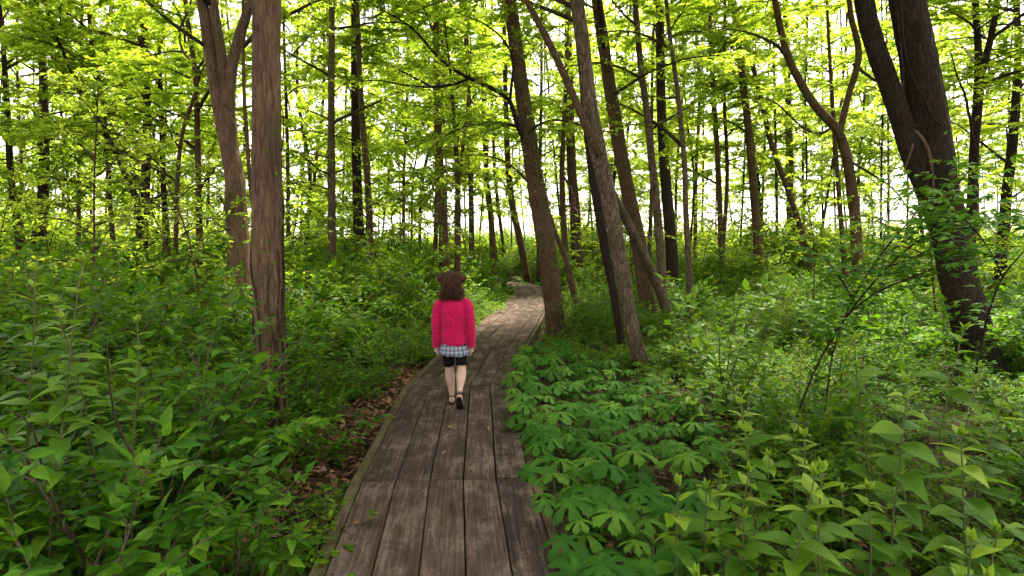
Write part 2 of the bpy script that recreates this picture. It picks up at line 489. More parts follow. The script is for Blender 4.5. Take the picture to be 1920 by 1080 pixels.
def plank_mat(name, moss=False):
    """weathered brown boards: long grain, pale scuffed patches, darker damp stains"""
    m, nt, ns, ls, out = new_mat(name)
    tc, oi = ns.new('ShaderNodeTexCoord'), ns.new('ShaderNodeObjectInfo')
    off = ns.new('ShaderNodeVectorMath'); off.operation = 'MULTIPLY_ADD'
    off.inputs[1].default_value = (37.0, 53.0, 11.0)
    cb = ns.new('ShaderNodeCombineXYZ')
    for k in range(3):
        ls.new(oi.outputs['Random'], cb.inputs[k])
    ls.new(cb.outputs[0], off.inputs[0]); ls.new(tc.outputs['Object'], off.inputs[2])
    mp = ns.new('ShaderNodeMapping'); mp.inputs['Scale'].default_value = (55, 2.2, 20)
    ls.new(off.outputs[0], mp.inputs[0])
    gr = ns.new('ShaderNodeTexNoise'); gr.inputs['Scale'].default_value = 1.0; gr.inputs['Detail'].default_value = 7
    gr.inputs['Roughness'].default_value = 0.7; gr.inputs['Distortion'].default_value = 0.8
    ls.new(mp.outputs[0], gr.inputs['Vector'])
    mp2 = ns.new('ShaderNodeMapping'); mp2.inputs['Scale'].default_value = (5.0, 2.6, 3)
    ls.new(off.outputs[0], mp2.inputs[0])
    pt = ns.new('ShaderNodeTexNoise'); pt.inputs['Scale'].default_value = 1.0; pt.inputs['Detail'].default_value = 9
    pt.inputs['Roughness'].default_value = 0.68
    ls.new(mp2.outputs[0], pt.inputs['Vector'])
    sc = ns.new('ShaderNodeTexNoise'); sc.inputs['Scale'].default_value = 48; sc.inputs['Detail'].default_value = 5
    ls.new(off.outputs[0], sc.inputs['Vector'])
    base = ramp(ns, [(0.28, (.021, .0128, .0112)), (0.52, (.060, .040, .0345)), (0.78, (.108, .077, .066))])
    ls.new(gr.outputs[0], base.inputs[0])
    tone = ns.new('ShaderNodeHueSaturation')
    mr = ns.new('ShaderNodeMapRange'); mr.inputs['To Min'].default_value, mr.inputs['To Max'].default_value = 0.7, 1.3
    ls.new(oi.outputs['Random'], mr.inputs[0]); ls.new(mr.outputs[0], tone.inputs['Value'])
    ls.new(base.outputs[0], tone.inputs['Color'])
    # pale worn patches broken up by grain
    ad = ns.new('ShaderNodeMath'); ad.operation = 'MULTIPLY_ADD'; ad.inputs[1].default_value = 0.35
    ls.new(gr.outputs[0], ad.inputs[0]); ls.new(pt.outputs[0], ad.inputs[2])
    ad2 = ns.new('ShaderNodeMath'); ad2.operation = 'MULTIPLY_ADD'; ad2.inputs[1].default_value = 0.22
    ls.new(sc.outputs[0], ad2.inputs[0]); ls.new(ad.outputs[0], ad2.inputs[2])
    pr = ramp(ns, [(0.78, (0, 0, 0)), (0.99, (.42, .42, .42))])
    ls.new(ad2.outputs[0], pr.inputs[0])
    mx = ns.new('ShaderNodeMix'); mx.data_type = 'RGBA'
    ls.new(pr.outputs[0], mx.inputs[0]); ls.new(tone.outputs[0], mx.inputs[6])
    mx.inputs[7].default_value = (.27, .215, .18, 1)
    col = mx.outputs[2]
    dr = ramp(ns, [(0.33, (.45, .43, .42)), (0.5, (1, 1, 1))])
    ls.new(pt.outputs[0], dr.inputs[0])
    m2 = ns.new('ShaderNodeMix'); m2.data_type = 'RGBA'; m2.blend_type = 'MULTIPLY'; m2.inputs[0].default_value = 0.7
    ls.new(col, m2.inputs[6]); ls.new(dr.outputs[0], m2.inputs[7])
    col = m2.outputs[2]
    if moss:
        ms = ns.new('ShaderNodeTexNoise'); ms.inputs['Scale'].default_value = 7; ms.inputs['Detail'].default_value = 8
        ls.new(off.outputs[0], ms.inputs['Vector'])
        mrp = ramp(ns, [(0.38, (0, 0, 0)), (0.62, (.85, .85, .85))])
        ls.new(ms.outputs[0], mrp.inputs[0])
        m3 = ns.new('ShaderNodeMix'); m3.data_type = 'RGBA'
        ls.new(mrp.outputs[0], m3.inputs[0]); ls.new(col, m3.inputs[6]); m3.inputs[7].default_value = (.075, .075, .022, 1)
        col = m3.outputs[2]
    pb = ns.new('ShaderNodeBsdfPrincipled'); pb.inputs['Roughness'].default_value = 0.9
    pb.inputs['Specular IOR Level'].default_value = 0.1
    ls.new(col, pb.inputs['Base Color'])
    bp = ns.new('ShaderNodeBump'); bp.inputs['Strength'].default_value = 0.35; bp.inputs['Distance'].default_value = 0.006
    ls.new(ad2.outputs[0], bp.inputs['Height']); ls.new(bp.outputs[0], pb.inputs['Normal'])
    ls.new(pb.outputs[0], out.inputs['Surface'])
    return m


M_PLANK = plank_mat('weathered_board')
M_MOSSY = plank_mat('mossy_board', True)
M_NAIL = plain_mat('rusty_nail', (.012, .008, .006), (.03, .018, .012), 40, .7, .1)

# ------------------------------------------------------------------ ground
PATH = np.array([(-.18, 1.2), (-.408, 3.72), (-.54, 6.29), (-.37, 8.75), (-.08, 11.2), (.18, 13.6), (.42, 16.0), (.62, 18.4),
                 (.68, 20.6), (.42, 22.6), (-.15, 24.3), (-1.0, 25.6), (-2.2, 26.4)])


def path_dist(x, y):
    """signed distance to the boardwalk's middle line: + to its right, - to its left"""
    x, y = np.asarray(x, float), np.asarray(y, float)
    best = np.full(x.shape, 1e9); sg = np.ones(x.shape)
    for a, b in zip(PATH[:-1], PATH[1:]):
        d = b - a
        t = np.clip(((x - a[0]) * d[0] + (y - a[1]) * d[1]) / (d @ d), 0, 1)
        ex, ey = x - a[0] - t * d[0], y - a[1] - t * d[1]
        r = np.hypot(ex, ey)
        s = np.where(ex * d[1] - ey * d[0] > 0, 1.0, -1.0)
        sg = np.where(r < best, s, sg); best = np.minimum(best, r)
    return best * sg


def gz(x, y):
    """height of the forest floor"""
    x, y = np.asarray(x, float), np.asarray(y, float)
    far = np.clip((np.hypot(x, y) - 6) / 25, 0, 1)
    z = -0.24 + 0.05 * np.sin(x * .9 + 1) * np.cos(y * .7) + 0.10 * far * np.sin(x * .23 + 2.0) + 0.10 * far * np.cos(y * .19 + x * .07)
    near = np.clip(1.6 - np.abs(path_dist(x, y)), 0, 1)
    return z * (1 - near) + (-0.2) * near


def grid_sheet(xs, ys):
    X, Y = np.meshgrid(xs, ys)
    Z = gz(X, Y)
    n, k = X.shape
    idx = np.arange(n * k).reshape(n, k)
    F = np.stack([idx[:-1, :-1], idx[:-1, 1:], idx[1:, 1:], idx[1:, :-1]], -1).reshape(-1, 4)
    return Geo().add(np.stack([X, Y, Z], -1), F)


xs = np.concatenate([[-900, -400, -200, -110], np.linspace(-70, 70, 141), [110, 200, 400, 900]])
ys = np.concatenate([[-300, -100, -40], np.linspace(-15, 75, 151), [110, 200, 400, 900, 1600]])
tag(link('ground', grid_sheet(xs, ys).mesh('ground', ground_mat())), 'brown forest floor of soil and dead leaves under the plants', 'ground', kind='structure')

# ------------------------------------------------------------------ boardwalk
deck = thing('boardwalk', 'weathered brown boardwalk of long planks curving away through the wood', 'boardwalk', kind='structure')


def norm_at(i):
    a = PATH[max(i - 1, 0)]; b = PATH[min(i + 1, len(PATH) - 1)]
    d = unit(b - a)
    return np.array([d[1], -d[0]])      # to the right


def board(name, i, o0, o1, mat, top, thick, trim0=0.003, trim1=0.003, ch=0.004, tilt=0.0):
    """a board of section i between sideways offsets o0 < o1, ends mitred at the joints"""
    a, b = PATH[i], PATH[i + 1]
    na, nb = norm_at(i), norm_at(i + 1)
    d = unit(b - a); r = np.array([d[1], -d[0]])
    mid = (a + b) / 2 + r * (o0 + o1) / 2
    rows = []
    for base, nn, sgn, tr in ((a, na, 1, trim0), (b, nb, -1, trim1)):
        for off, z in ((o0, -thick), (o0, -ch), (o0 + ch, 0), (o1 - ch, 0), (o1, -ch), (o1, -thick)):
            p = base + nn * off / max(nn @ r, .5) + d * sgn * tr
            q = p - mid
            rows.append((q @ r, q @ d, z + (tilt if off > (o0 + o1) / 2 else -tilt)))
    F4 = [(k, (k + 1) % 6, 6 + (k + 1) % 6, 6 + k) for k in range(6)]
    g = Geo().add(np.array(rows), np.array(F4))
    g.f.append((np.array([[5, 4, 3, 2, 1, 0]]), 0)); g.f.append((np.array([[6, 7, 8, 9, 10, 11]]), 0))
    o = link(name, g.mesh(name, mat, smooth=False), deck, (mid[0], mid[1], top))
    o.rotation_euler = (0, 0, math.atan2(-d[0], d[1]))
    return o


PW = 0.2075
for i in range(len(PATH) - 1):
    for k in range(5):
        o0 = (k - 2.5) * PW
        gap = 0.0022 + 0.003 * rnd.random()
        board('plank', i, o0 + gap, o0 + PW - gap * (.5 + rnd.random()), M_PLANK, rnd.uniform(-.004, .004), 0.045,
              .003 + .004 * rnd.random(), .003 + .003 * rnd.random(), tilt=rnd.uniform(-.0012, .0012))
    board('edge_board', i, -2.5 * PW - .075, -2.5 * PW - .006, M_MOSSY, -.012, 0.16)
    board('edge_board', i, 2.5 * PW + .006, 2.5 * PW + .06, M_MOSSY, -.010, 0.16)
    for o in (-.3, 0.02, .3):
        board('stringer', i, o, o + .06, M_PLANK, -.05, .13, 0.001, 0.001)
    nz = Geo()
    a_, b_ = PATH[i], PATH[i + 1]
    d_ = unit(b_ - a_); r_ = np.array([d_[1], -d_[0]])
    for k in range(5):
        for e in (.05, .5, .95):
            for sd in (.22, .78):
                q = a_ + (b_ - a_) * e + r_ * ((k - 2.5 + sd) * PW) + np.array([rnd.uniform(-.012, .012), rnd.uniform(-.012, .012)])
                nz.merge(tube(np.array([(q[0], q[1], -.006), (q[0], q[1], .0052)]), .0048, 6, ref=(0, 1, 0)))
    link('nails', nz.mesh('nails', M_NAIL, False), deck)['kind'] = 'stuff'

# ------------------------------------------------------------------ limbs and crowns
def limb_from(main, r0, rng, twig=0.9, spacing=0.22, leaf=0.09, step=0.075, t0=0.2, tilt=0.5, sub=True, wood=None, lv=None, rise=0.0, sides=5, bare=0.1):
    wood = wood or Geo(); lv = lv or Leaves()
    seg = np.linalg.norm(np.diff(main, axis=0), axis=1)
    cum = np.concatenate([[0], np.cumsum(seg)]); L = cum[-1]
    wood.merge(tube(main, np.linspace(r0, max(r0 * .22, .003), len(main)), sides))
    tgs = unit(np.gradient(main, axis=0))
    s = L * t0
    sg = 1
    while s < L:
        t = s / L
        p = np.array([np.interp(s, cum, main[:, k]) for k in range(3)])
        tg = unit(np.array([np.interp(s, cum, tgs[:, k]) for k in range(3)]))
        side = unit(np.cross(tg, [0, 0, 1.0]) + 1e-6)
        d = tg * rng.uniform(.35, .8) + side * sg * rng.uniform(.6, 1.0) + np.array([0, 0, rise + rng.normal(0, .22)])
        l = twig * (1 - .6 * t) * rng.uniform(.55, 1.25)
        tp = curve_pts(p, d, l, 5, rng, droop=.25, wander=.13)
        wood.merge(tube(tp, np.linspace(max(r0 * .3 * (1 - .5 * t), .003), .0018, 6), 3, caps=False))
        leafy(lv, tp, rng, step, leaf, tilt, bare)
        if sub and l > .45:
            for q in range(int(l / .2)):
                u = rng.uniform(.25, .9)
                k = u * 5; i = int(k)
                pp = tp[i] + (tp[min(i + 1, 5)] - tp[i]) * (k - i)
                sp = curve_pts(pp, unit(tp[-1] - tp[0]) + rng.normal(0, .6, 3) * [1, 1, .5], l * rng.uniform(.25, .45), 3, rng, .15)
                wood.merge(tube(sp, np.linspace(.003, .0015, 4), 3, caps=False))
                leafy(lv, sp, rng, step, leaf, tilt, .05)
        s += spacing * rng.uniform(.7, 1.3)
        sg = -sg
    leafy(lv, main[-3:], rng, step, leaf, tilt, .1)
    return wood, lv


def make_limb(seed, L, leaf, step, twig=None, spacing=.22):
    rng = np.random.default_rng(seed)
    main = curve_pts((0, 0, 0), (1, 0, rng.uniform(.25, .8)), L, 9, rng, droop=rng.uniform(.4, .9), wander=.09)
    return limb_from(main, .011 * L + .008, rng, twig or .36 * L, spacing, leaf, step)


def make_crown(seed, H, n, Lmax, leaf, step, low=.75, spc=.2):
    rng = np.random.default_rng(seed)
    wood, lv = Geo(), Leaves()
    az = rng.uniform(0, 6.28)
    for i in range(n):
        t = (i + rng.uniform(0, .8)) / n
        az += 2.4 + rng.normal(0, .4)
        L = Lmax * (low + (1 - low) * math.sin(min(t * 2.2, 1.57))) * (1 - .65 * t ** 2.2) * rng.uniform(.7, 1.15)
        up = .25 + .7 * t + rng.uniform(-.15, .25)
        main = curve_pts((0, 0, t * H), (math.cos(az), math.sin(az), up), L, 8, rng, droop=.7, wander=.10)
        limb_from(main, .009 * L + .006, rng, .40 * L, spc, leaf, step, wood=wood, lv=lv)
    return wood, lv


LIMBS = []
for k in range(7):
    w, l = make_limb(100 + k, 1.9 + .22 * k, .09, .058, spacing=.17)
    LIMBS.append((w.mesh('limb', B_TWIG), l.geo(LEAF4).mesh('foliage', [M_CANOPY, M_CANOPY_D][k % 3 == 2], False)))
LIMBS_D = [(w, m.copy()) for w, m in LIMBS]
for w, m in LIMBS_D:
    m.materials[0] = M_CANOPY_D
CROWNS = []
for k in range(6):
    w, l = make_crown(200 + k, 9.0, 22, 3.1, .128, .052)
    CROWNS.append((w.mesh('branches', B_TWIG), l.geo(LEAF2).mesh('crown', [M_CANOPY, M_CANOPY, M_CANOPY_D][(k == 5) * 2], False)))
SAPS = []
for k in range(5):
    w, l = make_crown(300 + k, 2.6, 13, 1.25, .08, .05, spc=.14)
    SAPS.append((w.mesh('branches', B_TWIG), l.geo(LEAF4).mesh('crown', [M_CANOPY, M_CANOPY_D, M_HERB][k % 3], False)))


def trunk_geo(rows, sides, step, rough, rng, flare=0.45, ridges=9):
    """rows (x, y, z, r) from the ground up"""
    q = catmull(rows, step)
    h = np.concatenate([[0], np.cumsum(np.linalg.norm(np.diff(q[:, :3], axis=0), axis=1))])
    r = q[:, 3] * (1 + flare * np.exp(-h / .16))
    n = len(q)
    L = h[-1]
    fac = 1 + rough * (smooth_noise(n, sides, max(2, int(L / .5)), ridges, rng) - .5) * 2
    fac += rough * .7 * (smooth_noise(n, sides, max(2, int(L / .13)), max(4, sides // 2), rng) - .5) * 2
    if sides >= 24:                                # furrows and plates that break the outline
        fu = smooth_noise(n, sides, max(2, int(L / .22)), sides // 2, rng)
        fac += .05 * (np.abs(fu - .5) * 2 - .5) + .025 * (smooth_noise(n, sides, n // 2, sides // 2, rng) - .5)
    return tube(q[:, :3], r, sides, fac=fac, ref=(0, 1, 0.02)), q


def extend(rows, H, rng, tip=.25):
    """carry a trunk on above the picture to height H"""
    rows = [np.asarray(r, float) for r in rows]
    a, b = rows[-2], rows[-1]
    d = unit(b[:3] - a[:3])
    z0, r0 = b[2], b[3]
    n = max(2, int((H - z0) / 1.6))
    p = b[:3].copy()
    for i in range(n):
        d = unit(d + np.array([rng.normal(0, .05), rng.normal(0, .05), .12]))
        p = p + d * ((H - z0) / n / max(d[2], .5))
        t = (i + 1) / n
        rows.append(np.array([*p, r0 * (1 - t) + r0 * tip * t]))
    return rows


def px_rows(pts, Y, dy=0.0):
    n = len(pts)
    out = []
    for k, (x, y, w) in enumerate(pts):
        yy = Y + dy * k / max(n - 1, 1)
        out.append(np.array([*P(x, y, yy), w / 2 * yy / FPX / math.hypot(1, (x - 960) / FPX)]))
    return out


def add_limbs(t, base, q, hs, rng, protos, scale=1.0, azs=None):
    """lateral limbs on a trunk at heights hs above its base"""
    for j, h in enumerate(hs):
        i = int(np.argmin(np.abs(q[:, 2] - base[2] - h)))
        a = rng.uniform(0, 6.283) if azs is None else math.radians(azs[j])
        w, f = protos[int(rng.integers(len(protos)))]
        o = link('limb', w, t, q[i, :3] - base, (0, 0, a), scale * rng.uniform(.85, 1.2))
        fo = link('foliage', f, o)
        fo['kind'] = 'stuff'


def add_crown(t, base, q, h0, rng, protos, zscale=1.0, wscale=1.0):
    i = int(np.argmin(np.abs(q[:, 2] - base[2] - h0)))
    a, b = q[i, :3], q[-1, :3]
    d = Vector(b - a)
    k = int(rng.integers(len(protos)))
    w, f = protos[k]
    rot = (d.to_track_quat('Z', 'Y') @ Matrix.Rotation(rng.uniform(0, 6.28), 4, 'Z').to_quaternion()).to_euler()
    zs = d.length / (9.0 if protos is CROWNS else 2.6) * zscale
    br = link('branches', w, t, a - base, rot, (wscale, wscale, zs))
    cr = link('crown', f, t, a - base, rot, (wscale, wscale, zs))
    cr['kind'] = 'stuff'
    br['kind'] = 'stuff'


def hero(label, Y, pts, bark, H=11.0, sides=16, step=.1, rough=.05, limbs=(), protos=None, crown=None, stems=(), group=None, seed=0,
         dy=0.0, flare=.4, lscale=1.0, wscale=1.0, top=True, name='tree', cat='tree', ridges=9):
    rng = np.random.default_rng(1000 + seed)
    rows = px_rows(pts, Y, dy)
    z = float(gz(rows[0][0], rows[0][1]))
    if rows[0][2] > z - .05:                       # carry the foot down into the ground
        r = rows[0].copy()
        dirn = unit(rows[0][:3] - rows[1][:3])
        if dirn[2] > -.5:
            dirn = np.array([0, 0, -1.0])
        k = (rows[0][2] - (z - .12)) / -dirn[2]
        r[:3] += dirn * k
        rows = [r] + rows
    if top:
        rows = extend(rows, min(H, 4.2 + .42 * Y) if Y > 12 else H, rng)
    base = np.array([rows[0][0], rows[0][1], float(gz(rows[0][0], rows[0][1]))])
    t = thing(name, label, cat, base, group)
    g, q = trunk_geo(rows, sides, step, rough, rng, flare, ridges)
    for v in g.v:
        v -= base
    link('trunk', g.mesh('trunk', bark), t)
    qs = [q]
    for st in stems:                               # (pts, H or None, bark)
        r2 = px_rows(st[0], Y + (st[3] if len(st) > 3 else 0))
        if st[1]:
            r2 = extend(r2, st[1], rng)
        g, q2 = trunk_geo(r2, max(8, sides - 4), step, rough, rng, 0, ridges)
        for v in g.v:
            v -= base
        link('stem', g.mesh('stem', st[2] or bark), t)
        if st[1]:
            qs.append(q2)
    if len(limbs):
        for j, h in enumerate(limbs):
            add_limbs(t, base, qs[j % len(qs)], [h], rng, protos or LIMBS, lscale)
    if crown is not None:
        for q_ in qs:
            add_crown(t, base, q_, crown, rng, CROWNS, 1.0, wscale)
    return t, base, q


def hero_branch(t, base, Y, pts, rng, leaf=.08, twig=.8, spacing=.2, mat=None, dy=0, wood=B_TWIG, step=.07, t0=.2, sub=True, rise=0.0, tilt=.5, bare=.1):
    rows = catmull(np.array(px_rows(pts, Y, dy)), .12)
    w, l = limb_from(rows[:, :3] - base, rows[0, 3], rng, twig, spacing, leaf, step, t0, tilt, sub, rise=rise, sides=7, bare=bare)
    o = link('limb', w.mesh('limb', wood), t)
    f = link('foliage', l.geo(LEAF4).mesh('foliage', mat or M_CANOPY, False), o)
    f['kind'] = 'stuff'
    return o


def R(a, b, n):
    return list(np.linspace(a, b, n))


rb = np.random.default_rng(5)
# --- tall straight trunk close by the boardwalk, wrapped in vines low down
vine_tree, vb, vq = hero('tall straight reddish-brown trunk with vines tangled round its foot', 4.9,
     [(512, 880, 40), (510, 780, 48), (506, 640, 56), (501, 480, 58), (500, 300, 58), (500, 150, 55), (501, -10, 53)], B_RED, 13, 64, .03, .03,
     limbs=R(4.6, 9, 9), crown=8, seed=1, flare=.15, ridges=14)
for k in range(9):                                   # climbing vine stems
    a0 = rb.uniform(0, 6.28); top = rb.uniform(.8, 2.0) if k else 2.9
    hs = np.linspace(-.1, top, 26)
    tw = rb.uniform(-1.6, 1.6)
    pts = []
    for h in hs:
        i = int(np.argmin(np.abs(vq[:, 2] - h))); a = a0 + tw * h + .25 * math.sin(h * 7 + k)
        rr = vq[i, 3] * 1.02 + .008 + .035 * max(0, math.sin(h * 3 + k * 2)) * (k % 3 == 0)
        pts.append(vq[i, :3] - vb + [math.cos(a) * rr, math.sin(a) * rr, 0])
    link('vine', tube(pts, np.linspace(.014, .005, 26) * rb.uniform(.6, 1.2), 6).mesh('vine', B_DEAD if k == 5 else B_TWIG), vine_tree)
lv = Leaves()
for k in range(220):
    h = rb.uniform(-.1, 2.2) ** 1.0; i = int(np.argmin(np.abs(vq[:, 2] - h))); a = rb.uniform(0, 6.28)
    n = np.array([math.cos(a), math.sin(a), .5])
    if rb.random() > .9 - h * .25:
        continue
    lv.add(vq[i, :3] - vb + n * [1, 1, 0] * (vq[i, 3] + rb.uniform(.01, .08)), rb.normal(0, .5, 3) + n * .5, n + rb.normal(0, .4, 3), rb.uniform(.03, .06))
o = link('vine_leaves', lv.geo(LEAF4).mesh('vine_leaves', M_SHRUB, False), vine_tree); o['kind'] = 'stuff'

# --- forked tree left of it
hero('forked brown tree splitting into three stems behind the vine-wrapped trunk', 9.0,
     [(447, 470, 46), (443, 400, 44), (438, 320, 38), (420, 240, 30), (400, 140, 25), (378, -5, 22)], B_RED, 12, 20, .08, .06,
     limbs=R(4.5, 9, 8), crown=7, seed=2,
     stems=[([(436, 330, 30), (432, 250, 28), (424, 180, 22), (415, 100, 20), (398, -5, 18)], 12, None),
            ([(432, 240, 22), (430, 190, 24), (436, 120, 22), (452, 60, 20), (472, -5, 18)], 12, None)])
hero('thin straight tree standing clear just past the vine-wrapped trunk', 15.0,
     [(622, 480, 16), (622, 330, 14), (621, 180, 13), (622, -5, 11)], B_GREY, 15, 10, .15, .05, limbs=R(3.4, 8, 5), crown=8, seed=3)
hero('pale slim tree with a slight bend, in front of a darker trunk', 16.0,
     [(694, 450, 13), (690, 350, 13), (680, 230, 11), (674, 130, 10), (670, -5, 8)], B_GREY, 15, 10, .15, .05, limbs=R(4, 9, 5), crown=8, seed=4)
hero('dark trunk half hidden behind the pale slim bent tree', 18.0,
     [(673, 450, 21), (670, 350, 19), (666, 200, 16), (664, -5, 12)], B_DARK, 15, 10, .15, .05, crown=4.5, seed=5)
hero('straight dark trunk rising directly behind the girl with the thin sapling beside it', 16.0,
     [(833, 500, 20), (830, 400, 18), (824, 300, 16), (820, 180, 14), (818, -5, 11)], B_BROWN, 15, 10, .15, .05, limbs=R(4, 9, 4), crown=6, seed=6)
hero('thin forked sapling directly above the head of the girl', 14.5,
     [(858, 515, 13), (858, 420, 12), (858, 330, 10), (852, 240, 7), (846, 150, 5)], B_BROWN, 7.5, 8, .15, .05, crown=3.0, seed=7, wscale=.55,
     stems=[([(858, 345, 8), (864, 310, 7), (872, 240, 5), (880, 160, 4)], 6.5, None)])

# --- the leaning tree at the boardwalk edge, with the long limb reaching over
lean, lb, lq = hero('leaning brown trunk at the boardwalk edge, ivy up its side', 10.3,
     [(1046, 655, 40), (1040, 590, 36), (1032, 520, 36), (1020, 430, 36), (1003, 335, 33), (990, 250, 30), (976, 150, 27), (957, 10, 24)],
     B_BROWN, 12, 40, .04, .04, limbs=R(5.6, 9, 7), crown=7.5, seed=8, flare=.2)
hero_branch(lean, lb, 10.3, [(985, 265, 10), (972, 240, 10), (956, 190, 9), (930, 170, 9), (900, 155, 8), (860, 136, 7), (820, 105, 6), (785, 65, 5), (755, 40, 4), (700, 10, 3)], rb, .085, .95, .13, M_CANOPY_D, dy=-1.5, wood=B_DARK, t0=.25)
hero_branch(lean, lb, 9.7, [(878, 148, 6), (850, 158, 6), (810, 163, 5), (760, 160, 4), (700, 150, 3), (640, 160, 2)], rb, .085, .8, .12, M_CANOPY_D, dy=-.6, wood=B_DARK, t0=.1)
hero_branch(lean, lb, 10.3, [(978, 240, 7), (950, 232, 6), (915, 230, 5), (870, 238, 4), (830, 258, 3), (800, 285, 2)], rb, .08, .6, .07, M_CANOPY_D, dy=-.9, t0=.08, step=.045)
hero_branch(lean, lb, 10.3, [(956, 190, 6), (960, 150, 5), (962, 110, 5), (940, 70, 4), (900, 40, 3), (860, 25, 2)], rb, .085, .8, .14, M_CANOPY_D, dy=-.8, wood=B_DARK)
hero_branch(lean, lb, 10.3, [(985, 260, 6), (1000, 240, 5), (1040, 225, 5), (1090, 235, 4), (1150, 250, 3)], rb, .085, .7, .14, M_CANOPY, dy=-.9)
hero_branch(lean, lb, 10.3, [(1010, 370, 6), (980, 330, 5), (940, 300, 4), (890, 290, 3), (850, 300, 3)], rb, .075, .6, .12, M_CANOPY, dy=.9)
lv = Leaves()
for k in range(420):
    h = rb.uniform(0, 4.2); i = int(np.argmin(np.abs(lq[:, 2] - lb[2] - h))); a = rb.normal(-.75, .55)
    n = np.array([math.cos(a), math.sin(a), .6])
    if math.sin(h * 5.2) + math.sin(h * 2.1 + 1) < -.1 or rb.random() < h * .12:
        continue
    lv.add(lq[i, :3] - lb + n * [1, 1, 0] * (lq[i, 3] + rb.uniform(.0, .06)), rb.normal(0, .4, 3) + n * .6, n + rb.normal(0, .4, 3), rb.uniform(.045, .08))
o = link('ivy', lv.geo(LEAF4).mesh('ivy', M_SHRUB, False), lean); o['kind'] = 'stuff'

hero('short curved thin trunk leaning out behind the ivy-sided trunk', 11.9,
     [(1095, 626, 14), (1085, 590, 13), (1075, 545, 12), (1062, 490, 11), (1042, 440, 9), (1030, 400, 7), (1010, 350, 4)], B_BROWN, 5, 10, .1, .05, seed=9, top=False,
     name='leaning_sapling')
rough_tree, rbase, rq = hero('rough scaly grey-brown leaning trunk above the umbrella-leaved plants', 7.85,
     [(1208, 708, 36), (1196, 660, 30), (1182, 600, 27), (1168, 520, 28), (1152, 430, 29), (1136, 345, 30), (1117, 265, 30), (1100, 150, 26), (1080, -5, 24)],
     B_GREY, 11, 40, .03, .06, limbs=R(4.6, 8.5, 8), crown=7, seed=10, flare=.25, ridges=11,
     stems=[([(1124, 290, 14), (1108, 255, 17), (1090, 215, 15), (1062, 150, 14), (1032, 85, 13), (992, 10, 11), (975, -20, 10)], None, B_BROWN, -.12)])
hero('straight slanting stem close behind the rough scaly trunk', 9.4,
     [(1160, 610, 15), (1150, 545, 16), (1135, 470, 18), (1122, 390, 18), (1108, 300, 17), (1097, 200, 14), (1088, 100, 12), (1078, -5, 10)], B_DARK, 10, 12, .1, .05, limbs=R(5, 9, 5), crown=7, seed=11)
hero('smooth brown slanting trunk, second behind the rough scaly one', 12.9,
     [(1221, 615, 33), (1212, 560, 30), (1200, 470, 29), (1184, 390, 28), (1168, 310, 26), (1154, 230, 25), (1140, 140, 23), (1120, 10, 20)], B_BROWN, 13, 18, .09, .05,
     limbs=R(4.8, 9, 6), crown=7.5, seed=12)
hero('bare fallen trunk leaning diagonally against the rough scaly tree', 10.6,
     [(1275, 648, 21), (1258, 600, 20), (1235, 540, 20), (1212, 490, 19), (1190, 445, 18), (1165, 395, 17), (1150, 365, 14)], B_GREY, 5, 12, .08, .05, seed=13, top=False, dy=-1.8, flare=.1)
hero('slim pale brown trunk right behind the diagonal fallen one', 12.4,
     [(1247, 622, 19), (1243, 540, 17), (1234, 420, 16), (1224, 320, 15), (1214, 220, 13), (1200, 110, 12), (1190, -5, 10)], B_GREY, 13, 12, .12, .05, limbs=R(4, 9, 6), crown=7, seed=14)
hero('thin wavy grey trunk standing alone in the pale-leaved shrubs', 11.8,
     [(1299, 640, 12), (1294, 560, 12), (1291, 480, 12), (1286, 400, 11), (1283, 300, 10), (1270, 170, 9), (1255, 60, 8), (1248, -5, 7)], B_GREY, 11, 10, .12, .05, limbs=R(3.6, 8, 6), crown=6.5, seed=15, wscale=.8)
hero('dark vertical trunk in shade behind the slim pale brown one', 16.0,
     [(1262, 520, 24), (1255, 420, 22), (1245, 300, 20), (1240, 200, 18), (1236, -5, 14)], B_DARK, 14, 10, .15, .05, crown=6, seed=16)
hero('thin upright trunk, first beyond the pale-leaved shrubs', 22.0,
     [(1354, 515, 12), (1350, 400, 11), (1345, 280, 10), (1335, 130, 9), (1330, -5, 7)], B_FAR, 15, 8, .2, .05, limbs=R(4, 9, 4), crown=6, seed=17)
hero('dark slightly slanting trunk standing in open undergrowth beyond the shrubs', 21.0,
     [(1428, 548, 20), (1422, 470, 18), (1416, 390, 17), (1405, 260, 15), (1388, 110, 13), (1374, -5, 11)], B_BROWN, 15, 10, .15, .05, limbs=R(4, 10, 5), crown=7, seed=18)
hero('thin trunk leaning strongly across the dark slanting one', 22.5,
     [(1522, 512, 13), (1508, 450, 12), (1482, 370, 11), (1448, 275, 11), (1426, 180, 10), (1405, 100, 9), (1388, 40, 7)], B_BROWN, 12, 8, .2, .05, crown=7, seed=19, wscale=.8)
hero('faint broad far trunk seen against the white sky', 30.0,
     [(1484, 470, 18), (1482, 400, 17), (1480, 280, 15), (1476, 130, 13), (1472, -5, 10)], B_FAR, 16, 8, .3, .05, crown=6, seed=20)
curved, cb_, cq = hero('curved branching tree that bends over at mid height against white sky', 14.0,
     [(1608, 500, 24), (1604, 420, 22), (1596, 350, 21), (1588, 300, 20), (1572, 248, 19), (1532, 202, 17), (1502, 157, 16), (1474, 95, 14), (1452, -5, 11)], B_BROWN, 10, 14, .1, .05,
     crown=7, seed=21, wscale=.8,
     stems=[([(1572, 255, 14), (1582, 215, 14), (1592, 175, 13), (1610, 105, 13), (1597, 35, 11), (1590, -15, 9)], 10, None)])
hero_branch(curved, cb_, 14.0, [(1476, 108, 8), (1460, 88, 7), (1440, 76, 6), (1400, 60, 5), (1340, 50, 3)], rb, .09, .9, .16, M_CANOPY, dy=-1)
